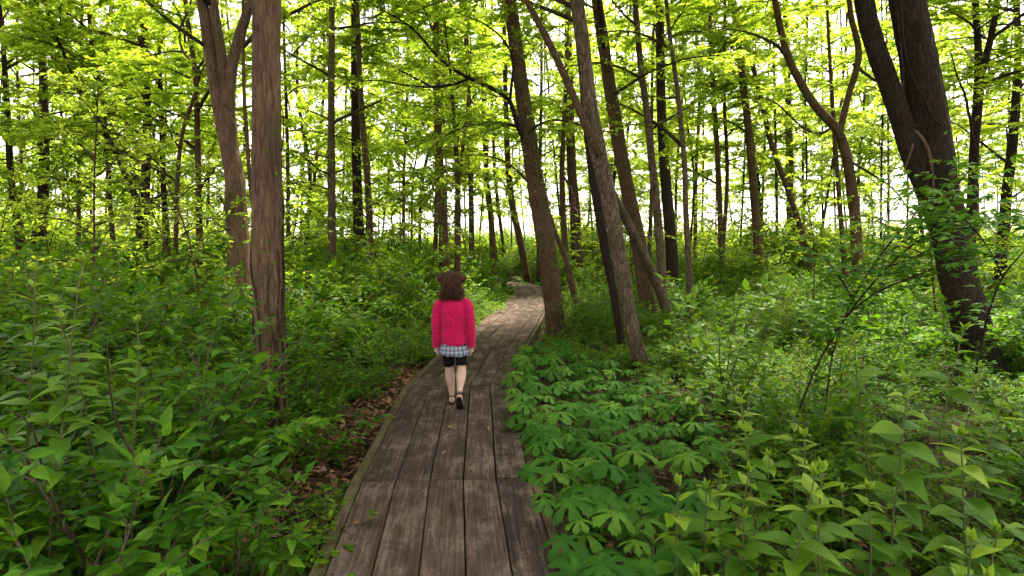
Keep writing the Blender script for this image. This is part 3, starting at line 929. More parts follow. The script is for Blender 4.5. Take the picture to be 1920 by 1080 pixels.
hero_branch(curved, cb_, 14.0, [(1560, 240, 7), (1535, 250, 6), (1500, 235, 5), (1450, 190, 4), (1400, 185, 3)], rb, .085, .8, .16, M_CANOPY, dy=-1)
hero_branch(curved, cb_, 14.0, [(1600, 120, 7), (1640, 150, 6), (1690, 170, 4), (1740, 160, 3)], rb, .085, .9, .16, M_CANOPY, dy=1)
hero_branch(curved, cb_, 14.0, [(1590, 300, 6), (1640, 330, 5), (1680, 360, 4), (1720, 420, 3)], rb, .08, .8, .18, M_CANOPY, dy=.6)
hero('thin stem between the curved tree and the thin leaning trunk', 18.0,
     [(1582, 480, 11), (1576, 400, 10), (1568, 300, 9), (1560, 180, 8), (1553, 60, 6), (1550, -5, 5)], B_FAR, 10, 8, .2, .05, crown=5, seed=22, wscale=.6)

# --- the massive double trunk
big, bb, bq = hero('massive dark double trunk with furrowed bark leaning over the thicket', 7.7,
     [(1852, 715, 104), (1834, 662, 86), (1816, 590, 80), (1800, 535, 77), (1784, 445, 77), (1762, 360, 75), (1749, 285, 78), (1737, 200, 75), (1720, 100, 70), (1700, -5, 68)],
     B_DARK, 13, 72, .035, .04, limbs=R(5.2, 9, 8), crown=8, seed=23, flare=.22, ridges=17,
     stems=[([(1758, 420, 40), (1732, 340, 46), (1706, 275, 44), (1684, 205, 40), (1660, 140, 40), (1642, 90, 39), (1619, -5, 38)], 12, None)])
for pts, r, m in (([(1716, 245), (1728, 258), (1738, 275), (1745, 300), (1749, 330), (1751, 368)], [.012, .022, .02, .018, .014, .004], B_DEAD),
                  ([(1712, 270), (1706, 290), (1698, 312), (1690, 330)], [.012, .014, .010, .003], B_DEAD),
                  ([(1690, 0), (1692, 60), (1702, 120), (1718, 160), (1735, 190), (1748, 220), (1764, 235)], .014, B_DARK),
                  ([(1682, 20), (1690, 100), (1694, 160), (1690, 230)], .012, B_DARK)):
    q_ = catmull(np.array([P(x, y, 7.42) for x, y in pts]), .08) - bb
    rr = np.interp(np.linspace(0, 1, len(q_)), np.linspace(0, 1, np.size(r)) if np.size(r) > 1 else [0, 1], r if np.size(r) > 1 else [r, r])
    link('broken_branch' if m is B_DEAD else 'vine', tube(q_, rr, 7).mesh('vine', m), big)
lv = Leaves()
for k in range(160):
    i = int(rb.integers(len(bq) // 3)); a = rb.uniform(3.4, 6.0)
    n = np.array([math.cos(a), math.sin(a), .5])
    h = bq[i, 2]
    if h > 3.2 or math.sin(h * 9 + a * 2) < .2:
        continue
    lv.add(bq[i, :3] - bb + n * [1, 1, 0] * (bq[i, 3] + .02), rb.normal(0, .5, 3) + n, n + rb.normal(0, .4, 3), rb.uniform(.04, .08))
o = link('ivy', lv.geo(LEAF4).mesh('ivy', M_SHRUB, False), big); o['kind'] = 'stuff'

fk, fb, fq = hero('forked dark tree behind the massive double trunk, splitting high up', 14.0,
     [(1818, 460, 24), (1823, 370, 21), (1828, 260, 20), (1836, 150, 20), (1834, 90, 15), (1828, -5, 13)], B_DARK, 12, 12, .12, .05, limbs=R(4, 8, 6), crown=5, seed=24,
     stems=[([(1836, 160, 14), (1848, 110, 15), (1860, 60, 14), (1870, -5, 12)], 11, None)])
hero('dark trunk at the picture edge past the massive double trunk', 17.0,
     [(1872, 565, 26), (1878, 470, 24), (1886, 380, 22), (1896, 290, 21), (1905, 190, 18), (1908, 90, 14), (1906, -5, 11)], B_DARK, 12, 12, .12, .05, limbs=R(3, 8, 6), crown=4, seed=25)
# --- trunks of the dense stand on the other side
hero('dark trunk flaring at its foot, second from the picture edge over the tall shrubs', 20.0,
     [(72, 450, 30), (80, 380, 24), (83, 300, 21), (82, 190, 18), (78, 90, 14), (66, -5, 11)], B_DARK, 14, 12, .15, .05, limbs=R(3, 9, 7), crown=3.5, seed=26)
hero('dark curved trunk at the very edge of the dense stand', 20.0,
     [(38, 455, 20), (30, 400, 17), (20, 325, 15), (12, 180, 12), (4, 60, 9), (-4, -20, 8)], B_DARK, 13, 10, .15, .05, limbs=R(3, 9, 5), crown=4, seed=27)
hero('straight dark trunk in the dense stand where a slanting one crosses its foot', 17.0,
     [(267, 460, 22), (271, 390, 19), (275, 280, 17), (275, 180, 15), (270, 60, 13), (267, -5, 12)], B_DARK, 13, 12, .15, .05, limbs=R(3, 8, 7), crown=3.5, seed=28)
hero('slanting dark trunk crossing the foot of a straight one in the dense stand', 16.6,
     [(266, 470, 16), (258, 385, 14), (236, 328, 13), (208, 268, 11), (178, 215, 9), (150, 170, 8), (115, 90, 7), (88, 20, 6)], B_DARK, 9, 10, .15, .05, crown=6, seed=29, wscale=.7)
hero('thin upright trunk just before the forked three-stem tree', 13.0,
     [(374, 440, 14), (372, 340, 12), (370, 240, 11), (366, 140, 10), (352, 40, 9), (346, -5, 8)], B_BROWN, 11, 10, .15, .05, limbs=R(2.8, 7, 6), crown=4, seed=30)
hero('crooked thin stem winding up in front of the thin upright trunk', 12.4,
     [(330, 450, 9), (332, 340, 9), (342, 250, 8), (364, 180, 7), (372, 130, 6), (345, 100, 5), (336, 60, 5), (352, 20, 4)], B_BROWN, 8, 8, .1, .05, limbs=R(3, 5, 4), seed=31, lscale=.8)
hero('slender stem pressed close beside the tall vine-wrapped trunk', 6.0,
     [(487, 500, 9), (478, 420, 9), (468, 330, 8), (462, 240, 8), (457, 150, 7)], B_BROWN, 6.5, 8, .1, .05, limbs=R(3.6, 5, 3), seed=32, lscale=.7)
hero('narrow dark trunk in the stand between the slanting one and the crooked stem', 19.0,
     [(314, 450, 13), (308, 380, 12), (304, 270, 11), (300, 150, 10), (292, -5, 8)], B_DARK, 12, 8, .2, .05, limbs=R(3, 8, 5), crown=4, seed=33)
hero('dim slim trunk second before the slanting one in the dense stand', 18.0,
     [(212, 455, 11), (206, 380, 10), (202, 300, 10), (190, 180, 9), (170, 60, 8), (165, -5, 7)], B_BROWN, 12, 8, .2, .05, limbs=R(3, 8, 5), crown=4, seed=34)
hero('small dark trunk leaning toward the girl beyond the boardwalk bend', 24.0,
     [(985, 505, 14), (975, 450, 13), (960, 380, 12), (952, 300, 11), (948, 180, 9), (944, -5, 7)], B_BROWN, 13, 8, .2, .05, crown=6, seed=35, wscale=.8)
hero('thin trunk with faint pink blossom beyond the ivy-sided leaning tree', 21.0,
     [(1060, 470, 12), (1056, 400, 11), (1054, 320, 10), (1058, 220, 8), (1064, 100, 6)], B_BROWN, 9, 8, .2, .05, crown=5.2, seed=36, wscale=.7)
_pk = bpy.context.scene.collection.objects
M_PINK = leaf_mat('blossom', (.20, .07, .16), (.30, .11, .22), (.42, .2, .33), (.4, .16, .3), .3)
_pt = [o for o in _pk if o.get('label', '').startswith('thin trunk with faint pink')][0]
for _p in ([(1055, 330, 5), (1066, 345, 4), (1074, 372, 3), (1070, 400, 2)], [(1056, 390, 5), (1072, 385, 4), (1090, 400, 3)], [(1055, 300, 4), (1045, 290, 3), (1030, 300, 2)]):
    hero_branch(_pt, np.array(_pt.location), 21.0, _p, rb, .055, .5, .1, M_PINK, step=.06, t0=.1)
hero('broad dim trunk standing beyond the ivy-sided leaning tree', 24.0,
     [(1082, 478, 22), (1078, 400, 20), (1072, 320, 18), (1068, 200, 16), (1064, -5, 12)], B_FAR, 14, 8, .2, .05, crown=6, seed=37)
hero('dim straight trunk between the girl and the boardwalk bend', 26.0,
     [(924, 470, 12), (920, 400, 11), (912, 330, 10), (908, 200, 9), (904, -5, 7)], B_FAR, 14, 8, .2, .05, crown=6, seed=38)

# --- further slender trees that only their stand tells apart
STANDS = [(-80, 180, 'slender distant tree behind the flaring dark trunk in the dense stand', 'distant trees of the dense stand', 15),
          (180, 460, 'slender distant tree behind the crossing trunks of the dense stand', 'distant trees behind the crossing trunks', 16),
          (520, 800, 'slender distant tree in the sunlit gap past the vine-wrapped trunk', 'distant trees past the vine-wrapped trunk', 19),
          (800, 1090, 'slender distant tree beyond the bend of the boardwalk', 'distant trees beyond the boardwalk bend', 15),
          (1090, 1330, 'slender distant tree behind the cluster of slanting trunks', 'distant trees behind the slanting trunks', 15),
          (1330, 1640, 'slender distant tree against white sky near the curved branching tree', 'distant trees by the curved tree', 18),
          (1640, 2010, 'slender distant tree behind the massive double trunk', 'distant trees behind the double trunk', 15)]
rt = np.random.default_rng(77)
for x0, x1, lab, grp, n in STANDS:
    for k in range(n):
        Y = 17 + 34 * rt.random() ** .8 if x0 < 1200 else 22 + 30 * rt.random()
        px = x0 + (x1 - x0) * (k + rt.random()) / n
        w = rt.uniform(.08, .2) * FPX / Y
        ln = rt.normal(0, 22)
        cr = rt.uniform(2.0, 4.0) if x0 < 600 else rt.uniform(2.8, 5.5)
        hero(lab, Y, [(px, 475, w), (px + ln * .3 + rt.normal(0, 5), 330, w * .9), (px + ln * .7 + rt.normal(0, 6), 170, w * .75), (px + ln, -5, w * .6)], B_FAR if k % 3 else B_DARK,
             rt.uniform(10, 16), 7, .5, .04, crown=cr, seed=500 + int(px), group=grp, wscale=rt.uniform(.75, 1.15))

# --- saplings and tall bushes in the middle ground
SAPL = [(-60, 330, 8, 14, 'leafy sapling growing amid the tall shrubs of the dense stand', 'saplings of the dense stand', 8),
        (330, 620, 8, 17, 'leafy sapling growing behind the vine-wrapped trunk', 'saplings behind the vine-wrapped trunk', 7),
        (620, 930, 11, 24, 'leafy sapling in the undergrowth behind the girl', 'saplings behind the girl', 11),
        (1050, 1300, 14, 26, 'leafy sapling among the cluster of slanting trunks', 'saplings among the slanting trunks', 8),
        (1300, 1620, 11, 26, 'leafy sapling in the open undergrowth near the curved branching tree', 'saplings near the curved tree', 10),
        (1620, 2000, 10, 22, 'leafy sapling in the thicket round the massive double trunk', 'saplings round the double trunk', 8)]
for x0, x1, y0, y1, lab, grp, n in SAPL:
    for k in range(n):
        Y = rt.uniform(y0, y1)
        px = x0 + (x1 - x0) * (k + rt.random()) / n
        x = (px - 960) / FPX * Y
        if abs(path_dist(x, Y)) < 1.3:
            continue
        base = np.array([x, Y, float(gz(x, Y))])
        H = rt.uniform(2.4, 4.6)
        ax = curve_pts((0, 0, -.1), (rt.normal(0, .12), rt.normal(0, .12), 1), H, 7, rt, wander=.06)
        t = thing('sapling', lab, 'sapling', base, grp)
        link('trunk', tube(ax, np.linspace(.022, .006, 8), 6).mesh('trunk', B_BROWN), t)
        add_crown(t, np.zeros(3), np.hstack([ax, np.zeros((8, 1))]), H * rt.uniform(.18, .4), rt, SAPS, 1.0, rt.uniform(.8, 1.2))

# ------------------------------------------------------------------ undergrowth that nobody could count
def shrub_parts(seed, H, n, leaf, step, twig=.45, lean=.5, tilt=.45, spacing=.11, two=True):
    rng = np.random.default_rng(seed)
    wood, lv = Geo(), Leaves()
    for i in range(n):
        a = i * 2.4 + rng.uniform(0, 1)
        d = (math.cos(a) * lean * rng.uniform(.4, 1.3), math.sin(a) * lean * rng.uniform(.4, 1.3), 1)
        main = curve_pts((rng.normal(0, .04), rng.normal(0, .04), -.03), d, H * rng.uniform(.75, 1.15), 8, rng, droop=.55, wander=.10)
        limb_from(main, .006 * (H + .3), rng, twig * H, spacing * H ** .5, leaf, step, t0=.25, tilt=tilt, sub=H > .9, wood=wood, lv=lv, rise=.15, sides=4)
    return wood, lv


def clump(seed, H, n, leaf, step, mat, tmpl=LEAF4, **kw):
    w, l = shrub_parts(seed, H, n, leaf, step, **kw)
    g = Geo().merge(w, 0).merge(l.geo(tmpl), 1)
    return bpy.data.objects.new('clump', g.mesh('clump', [M_STEM_W, mat], False))


def herb(seed, mat, leaf=.05, n=26, H=.3):
    """a low tuft of stalked leaflets in threes"""
    rng = np.random.default_rng(seed)
    wood, lv = Geo(), Leaves()
    for i in range(n):
        a, h = rng.uniform(0, 6.28), H * rng.uniform(.35, 1.1)
        b = rng.normal(0, .06, 2)
        pts = curve_pts((b[0], b[1], -.02), (math.cos(a) * .6, math.sin(a) * .6, 1), h, 4, rng, droop=.5, wander=.1)
        wood.merge(tube(pts, .0022, 3, caps=False))
        dr = unit(pts[-1] - pts[-2])
        for k in (-1, 0, 1):
            ca, sa = math.cos(a + k * 1.25), math.sin(a + k * 1.25)
            lv.add(pts[-1], np.array([ca, sa, dr[2] * .1 - .15]), np.array([rng.normal(0, .3), rng.normal(0, .3), 1]), leaf * rng.uniform(.75, 1.3))
        if h > .2:
            leafy(lv, pts[1:], rng, .06, leaf * .8, .4)
    g = Geo().merge(wood, 0).merge(lv.geo(LEAF4), 1)
    return bpy.data.objects.new('tuft', g.mesh('tuft', [M_STEM, mat], False))


U = [clump(401, 1.0, 8, .085, .055, M_SHRUB), clump(402, 1.0, 7, .07, .046, M_SHRUB), clump(403, 1.0, 8, .062, .042, M_HERB), clump(404, 1.0, 8, .10, .065, M_SHRUB, twig=.55),
     herb(411, M_HERB, .05, 30), herb(412, M_SHRUB, .06, 26, .34), herb(413, M_HERB, .042, 36, .24), herb(414, M_SHRUB, .05, 34, .26),
     clump(421, 1.5, 8, .10, .075, M_SHRUB, LEAF2, spacing=.15), clump(422, 1.4, 8, .10, .075, M_HERB, LEAF2, spacing=.15),
     clump(431, 4.2, 5, .17, .13, M_CANOPY, LEAF2, spacing=.17, lean=.3, twig=.3), clump(432, 3.4, 6, .16, .12, M_HERB, LEAF2, spacing=.17, lean=.35, twig=.32)]
SHR, HRB, FAR, TALL = (0, 1, 2, 3), (4, 5, 6, 7), (8, 9), (10, 11)


def gn_scatter(name, label, cat, pts):
    """pts rows: x, y, z, rotz, scale, proto index"""
    pts = np.array(pts)
    me = bpy.data.meshes.new(name)
    me.vertices.add(len(pts))
    me.vertices.foreach_set('co', pts[:, :3].astype(np.float32).ravel())
    for nm, col in (('turn', 3), ('size', 4)):
        at = me.attributes.new(nm, 'FLOAT', 'POINT'); at.data.foreach_set('value', pts[:, col].astype(np.float32))
    at = me.attributes.new('which', 'INT', 'POINT'); at.data.foreach_set('value', pts[:, 5].astype(np.int32))
    o = tag(link(name, me), label, cat, kind='stuff')
    ng = bpy.data.node_groups.new(name, 'GeometryNodeTree')
    ng.interface.new_socket('Geometry', in_out='INPUT', socket_type='NodeSocketGeometry')
    ng.interface.new_socket('Geometry', in_out='OUTPUT', socket_type='NodeSocketGeometry')
    N, L = ng.nodes, ng.links
    gi, go = N.new('NodeGroupInput'), N.new('NodeGroupOutput')
    jn = N.new('GeometryNodeJoinGeometry')

    def attr(nm, ty):
        a = N.new('GeometryNodeInputNamedAttribute'); a.data_type = ty; a.inputs['Name'].default_value = nm
        return a.outputs['Attribute']
    turn, size, which = attr('turn', 'FLOAT'), attr('size', 'FLOAT'), attr('which', 'INT')
    cx = N.new('ShaderNodeCombineXYZ'); L.new(turn, cx.inputs[2])
    for k in sorted(set(pts[:, 5].astype(int))):
        oi = N.new('GeometryNodeObjectInfo'); oi.inputs['Object'].default_value = U[k]
        oi.inputs['As Instance'].default_value = False
        cmp = N.new('FunctionNodeCompare'); cmp.data_type = 'INT'; cmp.operation = 'EQUAL'
        a, b = [s for s in cmp.inputs if s.type == 'INT'][:2]
        L.new(which, a); b.default_value = k
        ip = N.new('GeometryNodeInstanceOnPoints')
        L.new(gi.outputs[0], ip.inputs['Points']); L.new(cmp.outputs[0], ip.inputs['Selection'])
        L.new(oi.outputs['Geometry'], ip.inputs['Instance'])
        L.new(cx.outputs[0], ip.inputs['Rotation']); L.new(size, ip.inputs['Scale'])
        L.new(ip.outputs[0], jn.inputs[0])
    L.new(jn.outputs[0], go.inputs[0])
    md = o.modifiers.new('scatter', 'NODES'); md.node_group = ng
    return o


TREES_XY = [(o.location.x, o.location.y) for o in COL.objects if o.type == 'EMPTY' and o.name.split('.')[0] == 'tree']


def may_width(y):
    return np.interp(y, [1.5, 2.3, 3.4, 4.8, 6, 7.2, 8.2, 8.6], [.45, .62, .95, 1.55, 1.6, 1.2, .6, 0])


def patchy(x, y, f):
    return .5 + .25 * np.sin(x * f + 1.3 + 1.1 * np.sin(y * f * .7)) + .25 * np.sin(y * f * 1.27 + .4 + 1.3 * np.cos(x * f * .8))


def sow(x0, x1, y0, y1, dens, protos, s0, s1, rng, ok=None, clear=.64, patch=0.0):
    n = int((x1 - x0) * (y1 - y0) * dens)
    x, y = rng.uniform(x0, x1, n), rng.uniform(y0, y1, n)
    pd = path_dist(x, y)
    keep = (np.abs(pd) > clear) & (np.abs(x) < .92 * y + 2.0)
    c = patchy(x, y, 2.6 if y1 < 12 else 1.5)
    if patch:
        keep &= rng.random(n) < (1 - patch) + patch * 1.6 * c ** 1.5
    if ok is not None:
        keep &= ok(x, y, pd)
    x, y, c = x[keep], y[keep], c[keep]
    z = gz(x, y)
    sc = s0 + (s1 - s0) * np.clip(rng.random(len(x)) * .6 + c * .5 - .05, 0, 1)
    return np.stack([x, y, z, rng.uniform(0, 6.28, len(x)), sc, rng.choice(protos, len(x))], -1)


ru = np.random.default_rng(909)
rng_u = np.random.default_rng(910)
LEFT = lambda x, y, pd: pd < 0
RIGHT = lambda x, y, pd: pd > 0
litter = lambda pd, y: (pd > -1.1) & (pd < 0) & (y > 3.8) & (y < 8)
left = np.vstack([
    sow(-5, 0, 1.5, 9, 20, HRB, .7, 1.25, ru, lambda x, y, pd: (pd < 0) & ~litter(pd, y)),
    sow(-5, 0, 3.3, 9, 3, HRB, .45, .8, ru, lambda x, y, pd: litter(pd, y) & (rng_u.random(x.shape) < .5), .66),
    sow(-6, 0, 2.6, 7, 5.5, SHR, .5, .95, ru, lambda x, y, pd: (pd < -1.35) & ~((x / y > -.47) & (x / y < -.33) & (y < 5))),
    sow(-13, 0, 6, 15, 3.6, SHR, .7, 1.65, ru, lambda x, y, pd: (pd < -1.6) & (x < -.14 * y), patch=.6),
    sow(-11, 1, 8, 22, 3.5, SHR, .5, .85, ru, lambda x, y, pd: (pd < -.95) & (pd > -4)),
    sow(-11, 1, 8, 22, 8, HRB, .9, 1.5, ru, lambda x, y, pd: (pd < 0) & (pd > -2)),
    sow(-45, 0, 13, 50, 1.1, FAR, .7, 1.5, ru, lambda x, y, pd: (pd < -1.6)),
    sow(-60, 0, 20, 75, .16, TALL, .4, 1.2, ru, lambda x, y, pd: pd < -3),
])
gn_scatter('undergrowth', 'dense green thicket of leafy shrubs on the vine-wrapped trunk side of the boardwalk', 'undergrowth', left)
right = np.vstack([
    sow(0, 7, 1.6, 10, 16, HRB, .6, 1.25, ru, lambda x, y, pd: (pd > may_width(y) + .45), patch=.7),
    sow(0, 6, 2.2, 10, 4, HRB, .4, .7, ru, lambda x, y, pd: (pd > 0) & (pd < may_width(y) + .45)),
    sow(.5, 9, 3.2, 11, 2.8, SHR, .35, .8, ru, lambda x, y, pd: (pd > may_width(y) + .75) & (x > .18 * y) & ~((x / y > .68) & (x / y < .86) & (y < 7.9)), patch=.7),
    sow(0, 16, 8, 22, 5, HRB, .8, 1.6, ru, RIGHT, patch=.85),
    sow(3, 10, 7.2, 11, 2.0, SHR, .6, 1.2, ru, lambda x, y, pd: x / y > .45, patch=.5),
    sow(0, 18, 9, 22, 1.5, SHR, .4, 1.1, ru, lambda x, y, pd: pd > 1.1, patch=.9),
    sow(-3, 45, 20, 50, 1.1, FAR, .4, 1.35, ru, lambda x, y, pd: ((pd > 1.2) | (y > 28))),
    sow(-60, 60, 44, 75, .5, FAR, 1.0, 1.9, ru),
    sow(2, 60, 24, 75, .26, TALL, .3, 1.1, ru, lambda x, y, pd: pd > 2),
    sow(-6, 7, 31, 75, .34, TALL, .3, .9, ru),
])
gn_scatter('undergrowth', 'lower green thicket of herbs and shrubs among the slanting trunks', 'undergrowth', right)

# fallen dry leaves along the boardwalk
rl = np.random.default_rng(31)
n = 7000
y = rl.uniform(1.5, 12, n); side = rl.random(n) < .72
pdm = np.where(side, -rl.uniform(.6, 1.5, n), rl.uniform(.6, 2.6, n))
cx_ = np.interp(y, PATH[:, 1], PATH[:, 0])
x = cx_ + pdm
p = np.stack([x, y, gz(x, y) + rl.uniform(.004, .06, n)], -1)
lit = place(LEAF4, p, rl.normal(0, 1, (n, 3)) * [1, 1, .25], np.array([0, 0, 1.0]) + rl.normal(0, .45, (n, 3)), rl.uniform(.04, .1, n))
tag(link('leaf_litter', lit.mesh('leaf_litter', M_LITTER, False)), 'scattered dry brown leaves beside the boardwalk', 'leaf litter', kind='stuff')

# ------------------------------------------------------------------ plants with leaves one can pick apart
def tmpl_mesh(name, t, mat):
    return Geo().add(*t).mesh(name, mat, True)


LG = [leaf_grid(4, .5, fold=.22, droop=.18), leaf_grid(4, .46, fold=.35, droop=.3), leaf_grid(4, .54, fold=.12, droop=.08, wave=.015)]
LB = [leaf_grid(6, .52, fold=.25, droop=.35, wave=.012), leaf_grid(6, .56, fold=.18, droop=.22, wave=.015), leaf_grid(6, .48, fold=.4, droop=.5)]
ME_NEAR = [tmpl_mesh('leaf', t, M_NEAR) for t in LG]
ME_HERB = [tmpl_mesh('leaf', t, M_HERB) for t in LG]
ME_BROAD = [tmpl_mesh('leaf', t, M_BROAD) for t in LB]
ME_TIP = [tmpl_mesh('leaf', t, M_TIP) for t in LB]


def leaf_obj(parent, me, p, dx, nrm, size, name='leaf'):
    dx = unit(dx); yv = unit(np.cross(nrm, dx)); zv = np.cross(dx, yv)
    o = bpy.data.objects.new(name, me)
    o.parent = parent
    o.matrix_local = Matrix(((dx[0] * size, yv[0] * size, zv[0] * size, p[0]), (dx[1] * size, yv[1] * size, zv[1] * size, p[1]), (dx[2] * size, yv[2] * size, zv[2] * size, p[2]), (0, 0, 0, 1)))
    COL.objects.link(o)
    return o


def near_shrub(label, x, y, H, n, leaf, seed, meshes=ME_NEAR, lean=.5, twig=.4, cap=230, step=.055, cat='shrub', name='shrub', wood=M_STEM_W, spacing=.13):
    base = np.array([x, y, float(gz(x, y))])
    w, l = shrub_parts(seed, H, n, leaf, step, twig=twig, lean=lean, tilt=.32, spacing=spacing)
    t = thing(name, label, cat, base)
    link('stems', w.mesh('stems', wood), t)
    p, d, nn, s = l.arrays()
    rng = np.random.default_rng(seed)
    order = np.argsort(-(p[:, 2] * .6 - p[:, 1] * .5 + rng.normal(0, .12, len(p))))     # the outer, upper leaves first
    for k in order[:cap]:
        leaf_obj(t, meshes[int(rng.integers(3))], p[k], d[k], nn[k], s[k])
    rest = order[cap:]
    if len(rest):
        me = place(LEAF4, p[rest], d[rest], nn[rest], s[rest]).mesh('inner_leaves', meshes[0].materials[0], False)
        link('inner_leaves', me, t)['kind'] = 'stuff'
    return t


SHRUBS = [
    ('shrub with light layered leaves in front of the vine-wrapped trunk', -1.85, 3.5, 1.3, 7, .082, .6),
    ('leafy shrub with a crooked bare stem, in front of the tall broad-leaved stalks', -1.78, 2.7, 1.15, 7, .08, .5),
    ('low shrub pressed against the foot of the vine-wrapped trunk', -1.5, 4.7, .5, 7, .055, .6),
    ('dark green shrub at the bottom corner of the picture', -1.62, 2.15, .95, 7, .085, .5),
    ('small bright herb-like shrub on the dry leaves by the boardwalk joint', -1.06, 3.1, .42, 7, .045, .7),
    ('fine-leaved low bush spilling over the near edge of the boardwalk', -1.0, 2.55, .38, 8, .04, .8),
    ('shaded shrub under the layered one, near the picture bottom', -1.3, 2.6, .72, 6, .07, .5),
    ('round bush with small leaves behind the vine-wrapped trunk', -2.6, 5.6, 1.25, 8, .07, .5),
    ('tall shrub reaching eye level at the edge of the dense stand', -3.5, 4.6, 1.6, 8, .08, .45),
    ('spreading shrub behind the light layered one', -2.75, 4.3, 1.25, 8, .08, .6),
    ('small shrub on the bank between vine-wrapped trunk and boardwalk', -1.95, 5.7, .7, 7, .055, .6),
    ('wiry young shrub at the boardwalk side level with the girl', -1.75, 6.9, .8, 7, .055, .6),
]
for k, (lab, x, y, H, n, lf, ln) in enumerate(SHRUBS):
    near_shrub(lab, x, y, H, n, lf * 1.1, 600 + k, ME_HERB if k in (4, 5, 10) else ME_NEAR, ln, cap=220, step=.05)
near_shrub('pale yellow-green shrub with pointed leaves in front of the thin wavy trunk', 2.1, 6.0, 1.4, 6, .12, 640, ME_BROAD, .35, cap=150, step=.09)
near_shrub('second pale pointed-leaf shrub lower and nearer than the one by the wavy trunk', 1.75, 5.0, .75, 6, .1, 641, ME_BROAD, .5, cap=130, step=.08)
near_shrub('mid-green bush between the pale shrubs and the massive double trunk', 3.3, 5.6, 1.0, 8, .075, 642, ME_NEAR, .6, cap=200)
near_shrub('dense small-leaved bush under the arching shrub', 2.6, 4.4, .7, 8, .06, 643, ME_NEAR, .7, cap=200)
near_shrub('bush at the foot of the massive double trunk', 4.75, 6.5, .5, 8, .065, 644, ME_NEAR, .6, cap=180)
near_shrub('leafy bush at the picture edge below the massive double trunk', 4.1, 4.6, .8, 8, .075, 645, ME_NEAR, .6, cap=180)


def stalk(label, x, y, H, seed, leaf=.115, lean=(0, 0), tips=2, meshes=ME_BROAD, group=None):
    """an upright stalk with opposite pairs of broad pointed leaves"""
    rng = np.random.default_rng(seed)
    base = np.array([x, y, float(gz(x, y))])
    t = thing('broad_leaved_plant', label, 'plant', base, group)
    pts = curve_pts((0, 0, -.03), (lean[0] + rng.normal(0, .05), lean[1] + rng.normal(0, .05), 1), H, 12, rng, wander=.035)
    link('stem', tube(pts, np.linspace(.0065, .003, 13), 6).mesh('stem', M_STEM), t)
    npair = max(4, int(H / .085))
    a = rng.uniform(0, 3.14)
    for i in range(npair):
        f = .22 + .78 * (i + 1) / npair
        k = min(f * 12, 11.999); j = int(k)
        p = pts[j] + (pts[j + 1] - pts[j]) * (k - j)
        a += 1.571 + rng.normal(0, .15)
        young = f > 1 - tips * .8 / npair
        grow = 1.0 if f < .8 else 1 - (f - .8) * 3.1
        for s in (0, math.pi):
            if f < .45 and rng.random() < .3:
                continue
            up = .25 + 1.2 * max(0, f - .8) * 5 * .6 + rng.normal(0, .15)
            d = np.array([math.cos(a + s), math.sin(a + s), up])
            nn = np.array([-math.cos(a + s) * up, -math.sin(a + s) * up, 1]) + rng.normal(0, .18, 3)
            leaf_obj(t, (ME_TIP if young else meshes)[int(rng.integers(3))], p, d, nn, leaf * 1.35 * grow * rng.uniform(.75, 1.15))
    for s in range(3):                             # the bud
        d = np.array([rng.normal(0, .25), rng.normal(0, .25), 1])
        leaf_obj(t, ME_TIP[s], pts[-1], d, np.array([math.cos(s * 2.1), math.sin(s * 2.1), .2]), leaf * .42)
    return t


STALKS = [
    ('broad-leaved stalk standing apart with a single upright bud', 1.14, 2.75, 1.02, .115),
    ('tall broad-leaved stalk with large dull leaves below the paler pair', 1.66, 2.6, 1.15, .135),
    ('tallest broad-leaved stalk of the pair with bright yellow-green tips', 2.05, 3.4, 1.27, .12),
    ('bright-tipped broad-leaved stalk, second of the tall pair', 2.22, 3.25, 1.3, .12),
    ('broad-leaved stalk with starry yellow tip near the picture bottom', .98, 2.2, .86, .12),
    ('slender reddish broad-leaved stalk next to the umbrella leaves', .84, 2.55, .82, .1),
    ('broad-leaved stalk with a flat pale tip at middle height', 1.2, 2.3, .84, .125),
    ('short broad-leaved stalk behind the one with the single bud', 1.36, 2.85, .88, .1),
    ('low broad-leaved plant touching the umbrella leaves', .72, 2.5, .7, .105),
    ('broad-leaved plant cut by the picture bottom, palest of all', .93, 1.95, .66, .13),
    ('broad-leaved plant by the picture bottom next to umbrella leaves', .76, 2.1, .62, .115),
    ('broad-leaved stalk at the picture edge below the dark trunk', 2.3, 3.05, 1.0, .12),
    ('arching broad-leaved stalk with long drooping leaves at picture edge', 2.05, 2.6, .92, .14),
    ('dim broad-leaved plant low in the corner', 1.5, 2.05, .6, .12),
    ('second dim broad-leaved plant low in the corner', 1.72, 2.2, .62, .12),
    ('small broad-leaved plant in shade under the tall dull-leaved stalk', 1.45, 2.45, .72, .11),
    ('broad-leaved stalk between the bright-tipped pair and the dark trunk', 2.62, 3.6, 1.0, .115),
    ('young broad-leaved stalk in front of the small-leaved bush', 1.6, 3.3, .8, .1),
    ('tall broad-leaved stalk at the upper edge of the thicket by picture edge', -1.98, 2.5, 1.66, .11),
    ('second tall broad-leaved stalk, with drooping pale leaves', -2.2, 2.75, 1.62, .105),
    ('broad-leaved stalk with heart-shaped upper leaves above the layered shrub', -2.0, 3.0, 1.48, .1),
    ('slim broad-leaved stalk rising from the crooked-stemmed shrub', -1.78, 2.75, 1.36, .095),
    ('broad-leaved stalk standing before the round small-leaved bush', -2.35, 3.4, 1.4, .095),
]
for k, (lab, x, y, H, lf) in enumerate(STALKS):
    stalk(lab, x, y, H, 700 + k, lf, (rnd.uniform(-.12, .12), rnd.uniform(-.1, .1)), meshes=ME_NEAR if k in (13, 14) else ME_BROAD)

